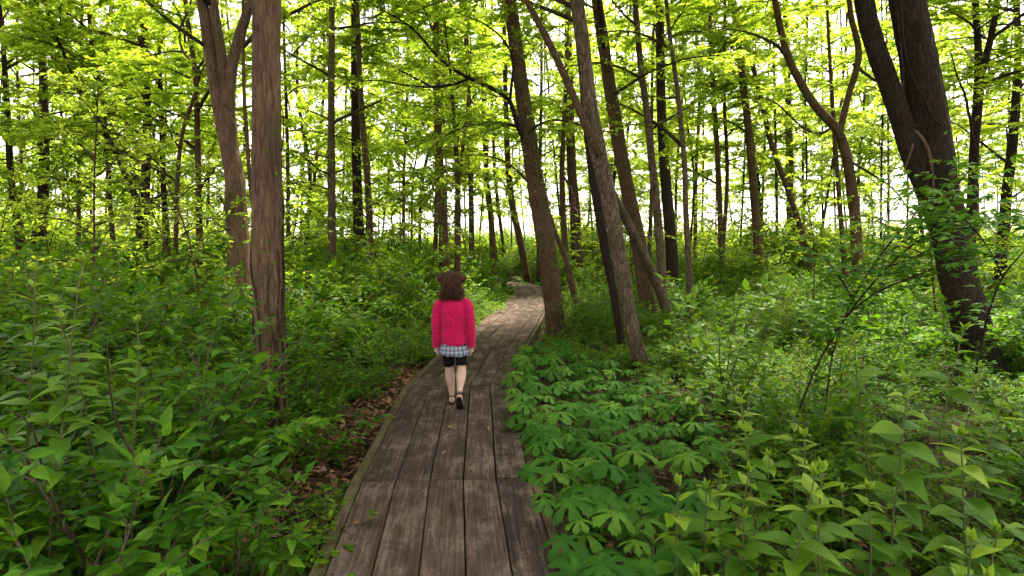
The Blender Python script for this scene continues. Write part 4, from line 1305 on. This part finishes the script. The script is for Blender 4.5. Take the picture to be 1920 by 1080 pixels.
for k in range(14):
    x, y = [(1.0, 2.5), (1.15, 2.15), (1.35, 2.35), (1.55, 2.75), (1.8, 2.95), (1.9, 2.4), (1.3, 3.1), (1.05, 2.95), (1.6, 1.95), (2.4, 2.8), (.9, 2.75), (1.25, 1.9), (2.0, 3.0), (1.75, 3.5)][k]
    stalk('low leafy plant in shade beneath the broad-leaved stalks near the picture bottom', x, y, rnd.uniform(.45, .7), 760 + k, rnd.uniform(.1, .13), (rnd.uniform(-.2, .2), rnd.uniform(-.2, .1)), tips=1,
          meshes=ME_NEAR if k % 2 else ME_BROAD, group='low plants beneath the broad-leaved stalks')

# --- umbrella-leaved plants
def umbrella_leaf(seed):
    """lobes parted two thirds of the way in, each folded along its rib and toothed at the end"""
    rng = np.random.default_rng(seed)
    n = int(rng.integers(6, 9))
    V, F = [(0, 0, .02)], []

    def pt(a, r, z=0):
        return (r * math.cos(a), r * math.sin(a), -.40 * r * r + z + .02)
    for i in range(n):
        L = rng.uniform(.82, 1.06)
        c = 2 * math.pi * (i + .5) / n + rng.normal(0, .06); h = math.pi / n
        e = rng.normal(0, .035)
        b = len(V)
        V += [pt(c - h, .27, .03), pt(c - h * .62, .52 * L, .035), pt(c - h * .72, .72 * L, .03), pt(c - h * .64, .90 * L, .0 + e), pt(c - h * .36, .88 * L, -.01), pt(c - h * .22, 1.0 * L, -.03 + e),
              pt(c, .93 * L, -.05), pt(c + h * .24, .99 * L, -.03 - e), pt(c + h * .38, .87 * L, -.01), pt(c + h * .66, .88 * L, .0 - e), pt(c + h * .72, .70 * L, .03), pt(c + h * .62, .5 * L, .035), pt(c + h, .27, .03),
              pt(c, .27, -.012), pt(c, .52 * L, -.025), pt(c, .75 * L, -.035)]
        q = lambda *s: tuple(b + k for k in s)
        F += [(0, b, b + 13), (0, b + 13, b + 12), q(0, 1, 14), q(0, 14, 13), q(12, 13, 14), q(12, 14, 11), q(1, 2, 15), q(1, 15, 14), q(11, 14, 15), q(11, 15, 10),
              q(2, 3, 4), q(2, 4, 15), q(4, 5, 6), q(4, 6, 15), q(6, 7, 8), q(6, 8, 15), q(8, 9, 10), q(8, 10, 15)]
    return np.array(V), np.array(F)


ME_MAY = [tmpl_mesh('leaf', umbrella_leaf(60 + k), M_MAY) for k in range(5)]
MAY_ZONES = [(0, 3.1, 'umbrella-leaved plant in the near patch overhanging the boardwalk edge', 'umbrella plants of the near patch'),
             (3.1, 4.6, 'umbrella-leaved plant in the middle of the broad patch beside the boardwalk', 'umbrella plants of the middle patch'),
             (4.6, 6.4, 'umbrella-leaved plant in the wide rear patch before the rough scaly trunk', 'umbrella plants of the rear patch'),
             (6.4, 12, 'umbrella-leaved plant by the foot of the ivy-sided leaning trunk', 'umbrella plants by the leaning trunk'),
             (12, 19, 'small umbrella-leaved plant in the clump along the far boardwalk edge', 'umbrella plants along the far edge'),
             (19, 40, 'pale umbrella-leaved plant in the clump at the boardwalk bend', 'umbrella plants at the bend')]
rm = np.random.default_rng(44)
may = []
for tries in range(9000):
    y = rm.uniform(2.05, 8.6); pd = rm.uniform(.5, 2.3)
    if pd < .58 or pd > .5 + may_width(y):
        continue
    x = np.interp(y, PATH[:, 1], PATH[:, 0]) + pd
    if all((x - a) ** 2 + (y - b) ** 2 > (.105 + .009 * y) ** 2 for a, b, *_ in may) and math.hypot(x - rbase[0], y - rbase[1]) > .25 and math.hypot(x - lb[0], y - lb[1]) > .3:
        may.append((x, y))
for _ in range(14):
    may.append((np.interp(13.5, PATH[:, 1], PATH[:, 0]) - rm.uniform(.75, 1.5) - .3, rm.uniform(11.5, 15.5)))
for _ in range(16):
    may.append((rm.uniform(.9, 2.0) - .6, rm.uniform(23.0, 24.6)))
edge_n = 0
ORD = 'first second third fourth fifth sixth seventh eighth ninth tenth eleventh twelfth thirteenth fourteenth fifteenth sixteenth'.split()
for (x, y) in sorted(may, key=lambda q: q[1]):
    zi = next(z for z in MAY_ZONES if z[0] <= y < z[1])
    base = np.array([x, y, float(gz(x, y))])
    lab = zi[2]
    if y < 8.6 and float(path_dist(x, y)) < .74 and edge_n < len(ORD):
        lab = 'umbrella-leaved plant touching the boardwalk edge, %s from the picture bottom' % ORD[edge_n]
        edge_n += 1
    t = thing('umbrella_leaved_plant', lab, 'plant', base, zi[3])
    h = rm.uniform(.2, .36)
    lean = rm.normal(0, .06, 2) + np.array([-.04, -.03])
    two = rm.random() < .25
    pts = np.array([(0, 0, -.03), (lean[0] * .4, lean[1] * .4, h * .5), (lean[0], lean[1], h)])
    link('stem', tube(pts, .004, 5, caps=False).mesh('stem', M_STEM), t)
    for k in range(2 if two else 1):
        sz = rm.uniform(.10, .175) * (.8 if two else 1)
        off = np.array([0, 0, 0]) if not two else np.array([math.cos(k * 3.1 + x * 9), math.sin(k * 3.1 + x * 9), 0]) * .11
        nn = np.array([lean[0] * 1.5 - .08, lean[1] * 1.5 - .18, 1]) + rm.normal(0, .28, 3)
        a = rm.uniform(0, 6.28)
        leaf_obj(t, ME_MAY[int(rm.integers(5))], pts[-1] + off + [0, 0, -.03 * k], np.array([math.cos(a), math.sin(a), 0]), nn, sz)
        if two:
            q_ = np.array([pts[1], (pts[1] + pts[-1] + off) / 2, pts[-1] + off + [0, 0, -.03 * k]])
            link('stem', tube(q_, .003, 4, caps=False).mesh('stem', M_STEM), t)

# --- arching shrub with leaflets in threes, in front of the double trunk
ra = np.random.default_rng(88)
arch = thing('arching_shrub', 'arching dark-stemmed shrub with leaflets in threes before the massive double trunk', 'shrub', (*P(1476, 830, 4.2)[:2], float(gz(*P(1476, 830, 4.2)[:2]))))
ab = np.array(arch.location)
lv = Leaves()
for pts, Y, dy in (([(1474, 835, 5), (1530, 690, 4.5), (1590, 590, 4), (1665, 500, 4), (1740, 440, 4), (1830, 400, 3)], 4.2, .3),
                   ([(1545, 790, 4), (1562, 660, 3.5), (1600, 560, 3.5), (1650, 480, 4), (1700, 420, 3), (1745, 370, 3)], 4.3, .5),
                   ([(1590, 590, 5), (1640, 550, 4), (1710, 520, 4), (1790, 490, 3), (1870, 480, 3)], 4.2, -.3),
                   ([(1665, 500, 4), (1720, 480, 4), (1800, 430, 3), (1880, 420, 3), (1940, 430, 3)], 4.2, -.4),
                   ([(1600, 560, 4), (1560, 500, 3), (1530, 470, 3), (1490, 450, 2)], 4.3, .4),
                   ([(1740, 440, 4), (1780, 385, 3), (1800, 340, 3), (1830, 310, 2)], 4.3, 0),
                   ([(1830, 700, 6), (1850, 600, 5), (1880, 520, 4), (1930, 460, 3)], 4.4, 0),
                   ([(1880, 520, 4), (1850, 460, 3), (1800, 400, 3), (1760, 350, 2)], 4.4, -.3)):
    rows = catmull(np.array(px_rows(pts, Y, dy)), .08)
    if rows[0, 2] < .25:
        rows[0, 2] = min(rows[0, 2], float(gz(rows[0, 0], rows[0, 1])) - .02)
    m = rows[:, :3] - ab
    link('stem', tube(m, np.maximum(rows[:, 3], .003), 6).mesh('stem', B_DARK), arch)
    for i in range(int(len(m) * .35), len(m)):
        for s in range(9):
            a = ra.uniform(0, 6.28); L = ra.uniform(.05, .32)
            d = np.array([math.cos(a), math.sin(a), .25])
            tp = np.array([m[i], m[i] + d * L * .5, m[i] + d * L])
            c = tp[-1]
            for k in (-1.05, 0, 1.05):
                dd = np.array([math.cos(a + k), math.sin(a + k), -.1 + ra.normal(0, .15)])
                lv.add(c, dd, np.array([0, 0, 1.0]) + ra.normal(0, .3, 3), ra.uniform(.05, .085))
p_, d_, n_, s_ = lv.arrays()
order = ra.permutation(len(p_))
for k in order[:290]:
    leaf_obj(arch, ME_NEAR[int(ra.integers(3))], p_[k], d_[k], n_[k], s_[k])
rest = order[290:]
link('inner_leaves', place(LG[0], p_[rest], d_[rest], n_[rest], s_[rest]).mesh('inner_leaves', M_NEAR, True), arch)['kind'] = 'stuff'

# --- bare twigs, sticks and crumbs
def stick(name, label, cat, pts, r, mat):
    q = catmull(np.array(pts, float), .04)
    c = q.mean(0)
    o = link(name, tube(q - c, np.linspace(r, r * .55, len(q)), 6).mesh(name, mat), None, c)
    return tag(o, label, cat)


def gp(px, py, z):
    """where a sight line meets the level z"""
    d = P(px, py, 1.0) - np.array([0, 0, CAM_H])
    t = (z - CAM_H) / d[2]
    return np.array([0, 0, CAM_H]) + d * t


stick('fallen_stick', 'pale dead stick lying on dry leaves beside the boardwalk', 'stick', [gp(612, 824, -.14), gp(640, 815, -.13), gp(675, 803, -.15)], .009, B_DEAD)
stick('fallen_stick', 'short dead stick among leaves close to the planks', 'stick', [gp(640, 860, -.15), gp(655, 850, -.14), gp(668, 843, -.15)], .006, B_DEAD)
stick('twig', 'small curved brown twig on the plank joint', 'twig', [gp(702, 912, .012), gp(706, 906, .012), gp(716, 903, .012)], .004, B_TWIG)
stick('twig', 'straw-coloured splinter on the edge of the planks', 'twig', [gp(640, 992, .008), gp(647, 995, .008), gp(654, 998, .008)], .003, B_DEAD)
stick('twig', 'pale splinter lying across the mossy edge board', 'twig', [gp(656, 908, .006), gp(664, 904, .010), gp(674, 901, .012)], .0035, B_DEAD)
stick('twig', 'second pale splinter just above the mossy edge splinter', 'twig', [gp(676, 892, .012), gp(682, 890, .012), gp(687, 888, .012)], .003, B_DEAD)
stick('fallen_branch', 'pale bare fallen branch under the leaning trunks', 'branch', [gp(1130, 645, -.1), gp(1142, 652, -.08), gp(1152, 658, -.1)], .02, B_DEAD)
for (px, py, lab, mt) in ((840, 798, 'crumpled brown leaf on the planks behind the girl', M_LITTER), (843, 812, 'second brown leaf on the planks further behind the girl', M_LITTER),
                          (735, 782, 'green leaf lying on the plank by the mossy edge', M_HERB), (1000 - 85, 800, 'pale scrap of leaf on the outer plank', M_LITTER), (838, 846, 'tiny pale petal-like leaf on the middle plank', M_LITTER),
                          (905, 972, 'small tan leaf on the wide near plank', M_LITTER), (676, 978, 'dark wet leaf on the first near plank', M_LITTER)):
    c = gp(px, py, .014)
    g = place(LG[1], np.array([[0, 0, 0.0]]), np.array([[rnd.uniform(-1, 1), rnd.uniform(-1, 1), .0]]), np.array([[rnd.uniform(-.3, .3), -.2, 1.0]]), [.05])
    tag(link('fallen_leaf', g.mesh('fallen_leaf', mt), None, c), lab, 'leaf')
# crooked bare stems in the left thicket
for pts, Y, lab in (([(292, 1075, 12), (303, 960, 11), (298, 900, 10), (262, 870, 8), (222, 800, 8), (205, 720, 6), (200, 640, 4)], 2.6, 'crooked bare brown stem rising through the thicket, kinked to one side'),
                    ([(165, 1075, 11), (140, 1010, 10), (105, 950, 9), (80, 880, 8), (60, 800, 6), (20, 770, 4)], 2.4, 'bare reddish stem slanting out of the bottom corner'),
                    ([(420, 940, 5), (405, 880, 5), (410, 800, 4), (440, 740, 4), (470, 690, 3)], 3.3, 'thin arching bare stem in front of the vine-wrapped trunk')):
    rows = catmull(np.array(px_rows(pts, Y)), .05)
    b = rows[0, :3].copy()
    b[2] = float(gz(b[0], b[1]))
    rows[0, 2] = b[2] - .03
    o = link('bare_stem', tube(rows[:, :3] - b, rows[:, 3] * .75, 7).mesh('bare_stem', B_TWIG), None, b)
    tag(o, lab, 'stem')

# ------------------------------------------------------------------ the girl walking away
def fabric(name, c1, c2, scale, bump, sheen=0.0, rough=.9, dist=.004):
    return plain_mat(name, c1, c2, scale, rough, bump, .1, (1, 1, 1), 4, dist, sheen)


M_SKIN = plain_mat('skin', (.50, .32, .25), (.58, .39, .32), 14, .5, .05, .35)
M_FLEECE = fabric('pink_fleece', (.42, .006, .066), (.52, .010, .090), 30, .45, .12, .95, .012)
M_BLACK = fabric('black_knit', (.006, .006, .007), (.012, .012, .014), 60, .3)
M_SHOE = plain_mat('dark_leather', (.014, .009, .008), (.03, .019, .015), 30, .55, .2, .3)
M_HAIR = plain_mat('brown_hair', (.012, .005, .0035), (.10, .036, .02), 60, .55, .3, .25, (1, 1, .15))
M_EYE = plain_mat('eye', (.03, .02, .015), (.05, .03, .02), 5, .2, 0, .5)


def plaid_mat():
    m, nt, ns, ls, out = new_mat('plaid_cotton')
    tc = ns.new('ShaderNodeTexCoord'); sp = ns.new('ShaderNodeSeparateXYZ')
    ls.new(tc.outputs['Object'], sp.inputs[0])

    def stripes(sock, freq, ph, lo, hi):
        a = ns.new('ShaderNodeMath'); a.operation = 'MULTIPLY_ADD'; a.inputs[1].default_value = freq; a.inputs[2].default_value = ph
        ls.new(sock, a.inputs[0])
        s = ns.new('ShaderNodeMath'); s.operation = 'SINE'; ls.new(a.outputs[0], s.inputs[0])
        r = ns.new('ShaderNodeMapRange'); r.inputs['From Min'].default_value, r.inputs['From Max'].default_value = lo, hi
        ls.new(s.outputs[0], r.inputs[0])
        return r.outputs[0]
    at = ns.new('ShaderNodeMath'); at.operation = 'ARCTAN2'
    ls.new(sp.outputs[0], at.inputs[0]); ls.new(sp.outputs[1], at.inputs[1])
    v1, h1 = stripes(at.outputs[0], 17, 0.4, .1, .5), stripes(sp.outputs[2], 170, 1.2, .1, .5)
    v2, h2 = stripes(at.outputs[0], 34, 1.0, .75, .95), stripes(sp.outputs[2], 340, .3, .75, .95)
    avg = ns.new('ShaderNodeMath'); avg.operation = 'ADD'; ls.new(v1, avg.inputs[0]); ls.new(h1, avg.inputs[1])
    hf = ns.new('ShaderNodeMath'); hf.operation = 'MULTIPLY'; hf.inputs[1].default_value = .5; ls.new(avg.outputs[0], hf.inputs[0])
    rp = ramp(ns, [(0.05, (.30, .33, .40)), (.5, (.07, .095, .18)), (.95, (.012, .018, .05))])
    ls.new(hf.outputs[0], rp.inputs[0])
    mxv = ns.new('ShaderNodeMath'); mxv.operation = 'MAXIMUM'; ls.new(v2, mxv.inputs[0]); ls.new(h2, mxv.inputs[1])
    hm = ns.new('ShaderNodeMath'); hm.operation = 'MULTIPLY'; hm.inputs[1].default_value = .6; ls.new(mxv.outputs[0], hm.inputs[0])
    mx = ns.new('ShaderNodeMix'); mx.data_type = 'RGBA'
    ls.new(hm.outputs[0], mx.inputs[0]); ls.new(rp.outputs[0], mx.inputs[6]); mx.inputs[7].default_value = (.38, .40, .44, 1)
    pb = ns.new('ShaderNodeBsdfPrincipled'); pb.inputs['Roughness'].default_value = .9
    ls.new(mx.outputs[2], pb.inputs['Base Color']); ls.new(pb.outputs[0], out.inputs['Surface'])
    return m


girl = thing('person', 'child in a pink fleece jacket and black shorts walking away along the boardwalk', 'person', (-.525, 5.48, .004), rot=(0, 0, math.radians(1)))


def limb_tube(pts, rx, ry=None, sides=14, ref=(0, 1, .01), step=.02):
    p = np.array([(*a, r, (ry[i] if ry is not None else r)) for i, (a, r) in enumerate(zip(pts, rx))])
    q = catmull(p, step)
    return tube(q[:, :3], q[:, 3], sides, ry=q[:, 4], ref=ref)


def fuse(name, g, mat, voxel, parent, smooth=4, puff=None):
    o = link(name, g.mesh(name, mat), parent)
    r = o.modifiers.new('fuse', 'REMESH'); r.mode = 'VOXEL'; r.voxel_size = voxel; r.use_smooth_shade = True
    s = o.modifiers.new('smooth', 'SMOOTH'); s.factor = .5; s.iterations = smooth
    if puff:
        t2 = bpy.data.textures.new(name, 'CLOUDS'); t2.noise_scale = .07; t2.noise_depth = 2
        d = o.modifiers.new('folds', 'DISPLACE'); d.texture = t2; d.strength = .016; d.texture_coords = 'LOCAL'
        tx = bpy.data.textures.new(name, 'CLOUDS'); tx.noise_scale = puff[0]; tx.noise_depth = 3
        d = o.modifiers.new('nap', 'DISPLACE'); d.texture = tx; d.strength = puff[1]; d.texture_coords = 'LOCAL'
    return o


LEGS = {-1: [(-.060, .0, .57), (-.056, .03, .45), (-.048, .065, .345), (-.042, .08, .25), (-.034, .085, .15), (-.028, .085, .07)],
        1: [(.062, .0, .57), (.066, .02, .45), (.068, .010, .345), (.067, -.040, .275), (.064, -.110, .212), (.061, -.160, .158)]}
FEET = {-1: [(-.028, .06, .03), (-.028, .085, .034), (-.030, .13, .028), (-.034, .18, .020), (-.034, .208, .016)],
        1: [(.061, -.188, .135), (.061, -.172, .112), (.062, -.142, .068), (.062, -.100, .030), (.063, -.062, .018)]}
g = Geo()
for s in (-1, 1):
    g.merge(limb_tube(LEGS[s], [.046, .046, .041, .045, .031, .022], [.066, .056, .043, .049, .033, .024]))
    g.merge(limb_tube(FEET[s], [.022, .027, .028, .030, .016], [.024, .030, .022, .016, .010]))
TOR = [(0, 0, .50), (0, 0, .56), (0, .0, .66), (0, -.002, .76), (0, -.004, .86), (0, -.002, .93), (0, 0, .965), (-.004, .002, .985), (-.008, .004, 1.02), (-.012, .006, 1.05)]
g.merge(limb_tube(TOR, [.085, .098, .096, .102, .108, .104, .075, .044, .037, .038], [.066, .080, .070, .072, .076, .068, .052, .042, .038, .040], 20, ref=(0, -1, 0)))
HC = np.array([-.014, .012, 1.110])
hd = []
for t in np.linspace(-1, 1, 15):
    w = math.sqrt(max(0.0, 1 - t * t))
    hd.append((HC[0], HC[1] - .012 * (t - .2) * (t < 0) * -1, HC[2] + .098 * t, max(.070 * w * (1 if t > 0 else 1 - .16 * -t), .004), max(.084 * w, .004)))
hd = np.array(hd)
g.merge(tube(hd[:, :3], hd[:, 3], 20, ry=hd[:, 4], ref=(0, -1, 0)))
fy = HC[1] + .080
g.merge(limb_tube([(HC[0], fy - .004, HC[2] + .005), (HC[0], fy + .008, HC[2] - .018), (HC[0], fy + .004, HC[2] - .028)], [.006, .010, .009], step=.006))      # nose
g.merge(limb_tube([(HC[0] - .02, fy - .010, HC[2] - .050), (HC[0], fy - .002, HC[2] - .050), (HC[0] + .02, fy - .010, HC[2] - .050)], [.004, .007, .004], step=.006))   # lips
for s in (-1, 1):
    g.merge(limb_tube([(HC[0] + s * .068, HC[1] - .006, HC[2] + .02), (HC[0] + s * .078, HC[1] - .014, HC[2] + .004), (HC[0] + s * .068, HC[1] - .004, HC[2] - .022)], [.008, .012, .006], [.012, .018, .008], step=.01))
ARMS = {s: [(s * .085, 0, .945), (s * .122, -.006, .915), (s * .146, -.018, .83), (s * .156, -.024, .74), (s * .157, -.012, .65), (s * .156, .010, .565), (s * .156, .020, .525)] for s in (-1, 1)}
for s in (-1, 1):
    g.merge(limb_tube(ARMS[s], [.032, .034, .029, .027, .025, .020, .021]))
    w = np.array(ARMS[s][-1])
    g.merge(limb_tube([w + (0, 0, .015), w + (0, .004, -.01), w + (s * -.002, .010, -.038)], [.014, .012, .010], [.018, .026, .026], ref=(1, 0, 0), step=.01))
    for k, (dy, L) in enumerate(((-.020, .036), (-.007, .044), (.007, .048), (.020, .042))):
        b = w + (s * -.002, .010 - dy, -.034)
        g.merge(limb_tube([b, b + (s * -.003, .001, -L * .5), b + (s * -.014, .003, -L * .95)], [.0068, .0064, .0050], sides=8, step=.008))
    b = w + (0, .026, -.008)
    g.merge(limb_tube([b, b + (s * -.006, .014, -.016), b + (s * -.012, .018, -.034)], [.0085, .0078, .0055], sides=8, step=.008))
body = fuse('body', g, M_SKIN, .0045, girl, 3)
for s in (-1, 1):
    e = Geo().merge(tube(np.array([(0, -.009, 0), (0, -.006, 0), (0, 0, 0), (0, .006, 0), (0, .009, 0)]), [.001, .007, .009, .007, .001], 10, ref=(1, 0, 0)))
    link('eye', e.mesh('eye', M_EYE), body, (HC[0] + s * .028, HC[1] + .073, HC[2] + .008))

# pink fleece jacket
g = Geo()
JT = [(0, -.004, .556), (0, -.004, .575), (0, -.004, .64), (0, -.006, .72), (0, -.008, .80), (0, -.008, .87), (0, -.006, .925), (0, -.004, .962), (-.003, -.002, .985), (-.006, .0, 1.008)]
g.merge(limb_tube(JT, [.108, .115, .112, .111, .115, .119, .115, .094, .060, .048], [.088, .098, .096, .094, .098, .098, .090, .074, .056, .050], 28, ref=(0, -1, 0)))
g.merge(limb_tube([(0, -.03, .60), (0, -.05, .565), (0, -.05, .538)], [.105, .095, .070], [.06, .048, .03], 24, ref=(0, -1, 0)))        # rounded drop tail
for s in (-1, 1):
    g.merge(limb_tube([(s * .085, -.004, .952), (s * .128, -.008, .925), (s * .147, -.018, .845), (s * .157, -.024, .74), (s * .158, -.012, .65), (s * .156, .008, .572), (s * .156, .014, .548)],
                      [.040, .045, .042, .040, .039, .036, .033], [.055, .056, .050, .046, .043, .039, .035]))
jk = fuse('jacket', g, M_FLEECE, .006, girl, 3, (.012, .002))
for s in (-1, 1):                                  # cuffs
    c = np.array([(s * .157, .012, .556), (s * .157, .014, .546), (s * .157, .015, .538)])
    link('cuff', tube(c, [.037, .0385, .036], 18).mesh('cuff', M_FLEECE), jk)

# plaid shirt hem
n, k = 48, 8
a = np.linspace(0, 2 * np.pi, n, endpoint=False)
V = []
for i in range(k):
    t = i / (k - 1)
    hem = .466 + .012 * np.abs(np.cos(a)) ** 3 - .008 * np.cos(a) + .004 * np.sin(a * 7)
    z = .62 * (1 - t) + hem * t
    r = .88 + .24 * t ** 1.5 + .045 * t * np.sin(a * 8 + 1)
    V.append(np.stack([.118 * r * np.cos(a), -.004 + .092 * r * np.sin(a), z], -1))
idx = np.arange(n * k).reshape(k, n)
F = np.stack([idx[:-1], np.roll(idx[:-1], -1, 1), np.roll(idx[1:], -1, 1), idx[1:]], -1).reshape(-1, 4)
sh = link('shirt', Geo().add(np.concatenate(V), F).mesh('shirt', plaid_mat()), girl)
so = sh.modifiers.new('cloth', 'SOLIDIFY'); so.thickness = .003

# black shorts
g = Geo()
for s in (-1, 1):
    g.merge(limb_tube([(s * .050, 0, .58), LEGS[s][0], np.array(LEGS[s][1]) + (0, -.001, 0), np.array(LEGS[s][2]) + (0, -.003, .022)], [.042, .050, .052, .0505], [.068, .076, .066, .0555], 18))
g.merge(limb_tube([(0, 0, .52), (0, 0, .57), (0, 0, .63)], [.08, .101, .098], [.07, .082, .076], 22, ref=(0, -1, 0)))
fuse('shorts', g, M_BLACK, .005, girl, 3)

# sandals: sole, toe strap, heel strap
for s in (-1, 1):
    f = np.array(FEET[s])
    t_ = thing
    if s < 0:
        f0, f1, drop = np.array((-.027, .028, .006)), np.array((-.036, .215, .006)), 0
        line = [f0 + (f1 - f0) * u for u in np.linspace(0, 1, 9)]
    else:
        line = [np.array(p) for p in ((.060, -.222, .128), (.060, -.207, .104), (.060, -.186, .078), (.061, -.160, .050), (.061, -.135, .028), (.062, -.110, .013), (.063, -.085, .006), (.063, -.060, .006), (.063, -.045, .007))]
    rows, Fq = [], []
    wd = [.016, .026, .030, .029, .029, .033, .036, .032, .014]
    for p, w in zip(line, wd):
        for dx, dz in ((-w, 0), (w, 0), (w, .014), (-w, .014)):
            rows.append(p + (dx, 0, dz - .005 + .0))
    for i in range(8):
        for q in range(4):
            Fq.append((4 * i + q, 4 * i + (q + 1) % 4, 4 * i + 4 + (q + 1) % 4, 4 * i + 4 + q))
    Fq += [(3, 2, 1, 0), (32, 33, 34, 35)]
    so = link('sandal', Geo().add(np.array(rows), np.array(Fq)).mesh('sandal', M_SHOE, False), girl)
    bv = so.modifiers.new('round', 'BEVEL'); bv.width = .004; bv.segments = 2
    ank = np.array(LEGS[s][-1])
    aa = np.linspace(-2.6, 2.6, 15) - math.pi / 2
    up = (.012 if s < 0 else .0)
    heel = [ank + (math.cos(v) * .0315, math.sin(v) * .034 - .004, up - .010 + (.012 if s > 0 else 0) * math.sin(v) * -1) for v in aa]
    link('strap', tube(np.array(heel), .0065, 6, ry=.0035).mesh('strap', M_SHOE), so)
    tp = np.array(line[6]); ar = np.linspace(0, math.pi, 11)
    for off in (-.012, .012):
        link('strap', tube(np.array([tp + (math.cos(v) * .035, off + .0 * v, .010 + math.sin(v) * .030) for v in ar]), .006, 6).mesh('strap', M_SHOE), so)

# hair: a cap of overlapping locks falling to the shoulders, two puffs tied at the sides
rh = np.random.default_rng(12)
g = Geo()
cap = []
for t in np.linspace(-.55, 1, 12):
    w = math.sqrt(max(0.0, 1 - t * t))
    cap.append((HC[0], HC[1] - .016, HC[2] + .104 * t, max(.077 * w, .004), max(.084 * w, .004)))
cap = np.array(cap)
g.merge(tube(cap[:, :3], cap[:, 3], 22, ry=cap[:, 4], ref=(0, -1, 0)))
for k in range(760):
    th = rh.uniform(.16, math.pi - .16) if k % 5 else rh.uniform(-.25, math.pi + .25)       # round the back of the head
    if k % 3 == 0:
        th = math.pi / 2 + rh.normal(0, .55)
    e0 = rh.uniform(.35, 1.45)
    L = rh.uniform(.955, 1.06) - .012 * abs(math.cos(th))
    r_out = rh.uniform(.0, .012) + (.022 * rh.random() if k % 9 == 0 else 0)
    pts = []
    wv, ph = rh.uniform(.004, .016), rh.uniform(0, 6.28)
    for u in np.linspace(0, 1, 11):
        el = e0 - (e0 + .25) * min(u / .55, 1)
        if u < .55:
            cr, cz = math.cos(el), math.sin(el)
            x, y, z = (.080 + r_out) * cr * math.cos(th), -(.088 + r_out) * cr * math.sin(th) - .016, (.108 + r_out * .5) * cz
        else:
            v = (u - .55) / .45
            x = (.080 + r_out + (.022 + 1.6 * r_out) * v * v) * math.cos(th) * .97; y = -(.088 + r_out - .012 * v + .022 * v * v) * math.sin(th) * .97 - .016
            z = .108 * math.sin(-.25) * (1 - v) + (L - HC[2]) * v
        x += wv * math.sin(ph + u * 9) * u; y += wv * math.cos(ph + u * 8) * u
        pts.append(HC + (x, y, z))
    g.merge(tube(np.array(pts), np.concatenate([np.linspace(.0018, .0034, 4), np.linspace(.0032, .0005, 7)]), 4, ref=(1, .3, .2)))
hair = link('hair', g.mesh('hair', M_HAIR), girl)
for s in (-1, 1):
    c = HC + np.array([s * .090, -.024, .052])
    gb = Geo()
    gb.merge(tube(np.array([c + (0, 0, v) for v in (-.03, -.02, 0, .02, .03)]), [.004, .026, .033, .026, .004], 12))
    for k in range(80):
        d = unit(rh.normal(0, 1, 3) + np.array([s * .4, -.2, 0]))
        q = np.cross(d, rh.normal(0, 1, 3)); q = unit(q)
        pts = [c + d * .032 * math.cos(v) + q * .036 * math.sin(v) + d * .008 for v in np.linspace(-.9, 1.1, 8)]
        gb.merge(tube(np.array(pts), np.concatenate([np.linspace(.002, .005, 4), np.linspace(.0045, .001, 4)]), 4))
    link('hair_puff', gb.mesh('hair_puff', M_HAIR), hair)
    link('hair_tie', tube(np.array([HC + (s * (.062 + .004 * j), -.02, .044 + .002 * j) for j in range(4)]), [.014, .017, .017, .014], 12).mesh('hair_tie', M_SHOE), hair)
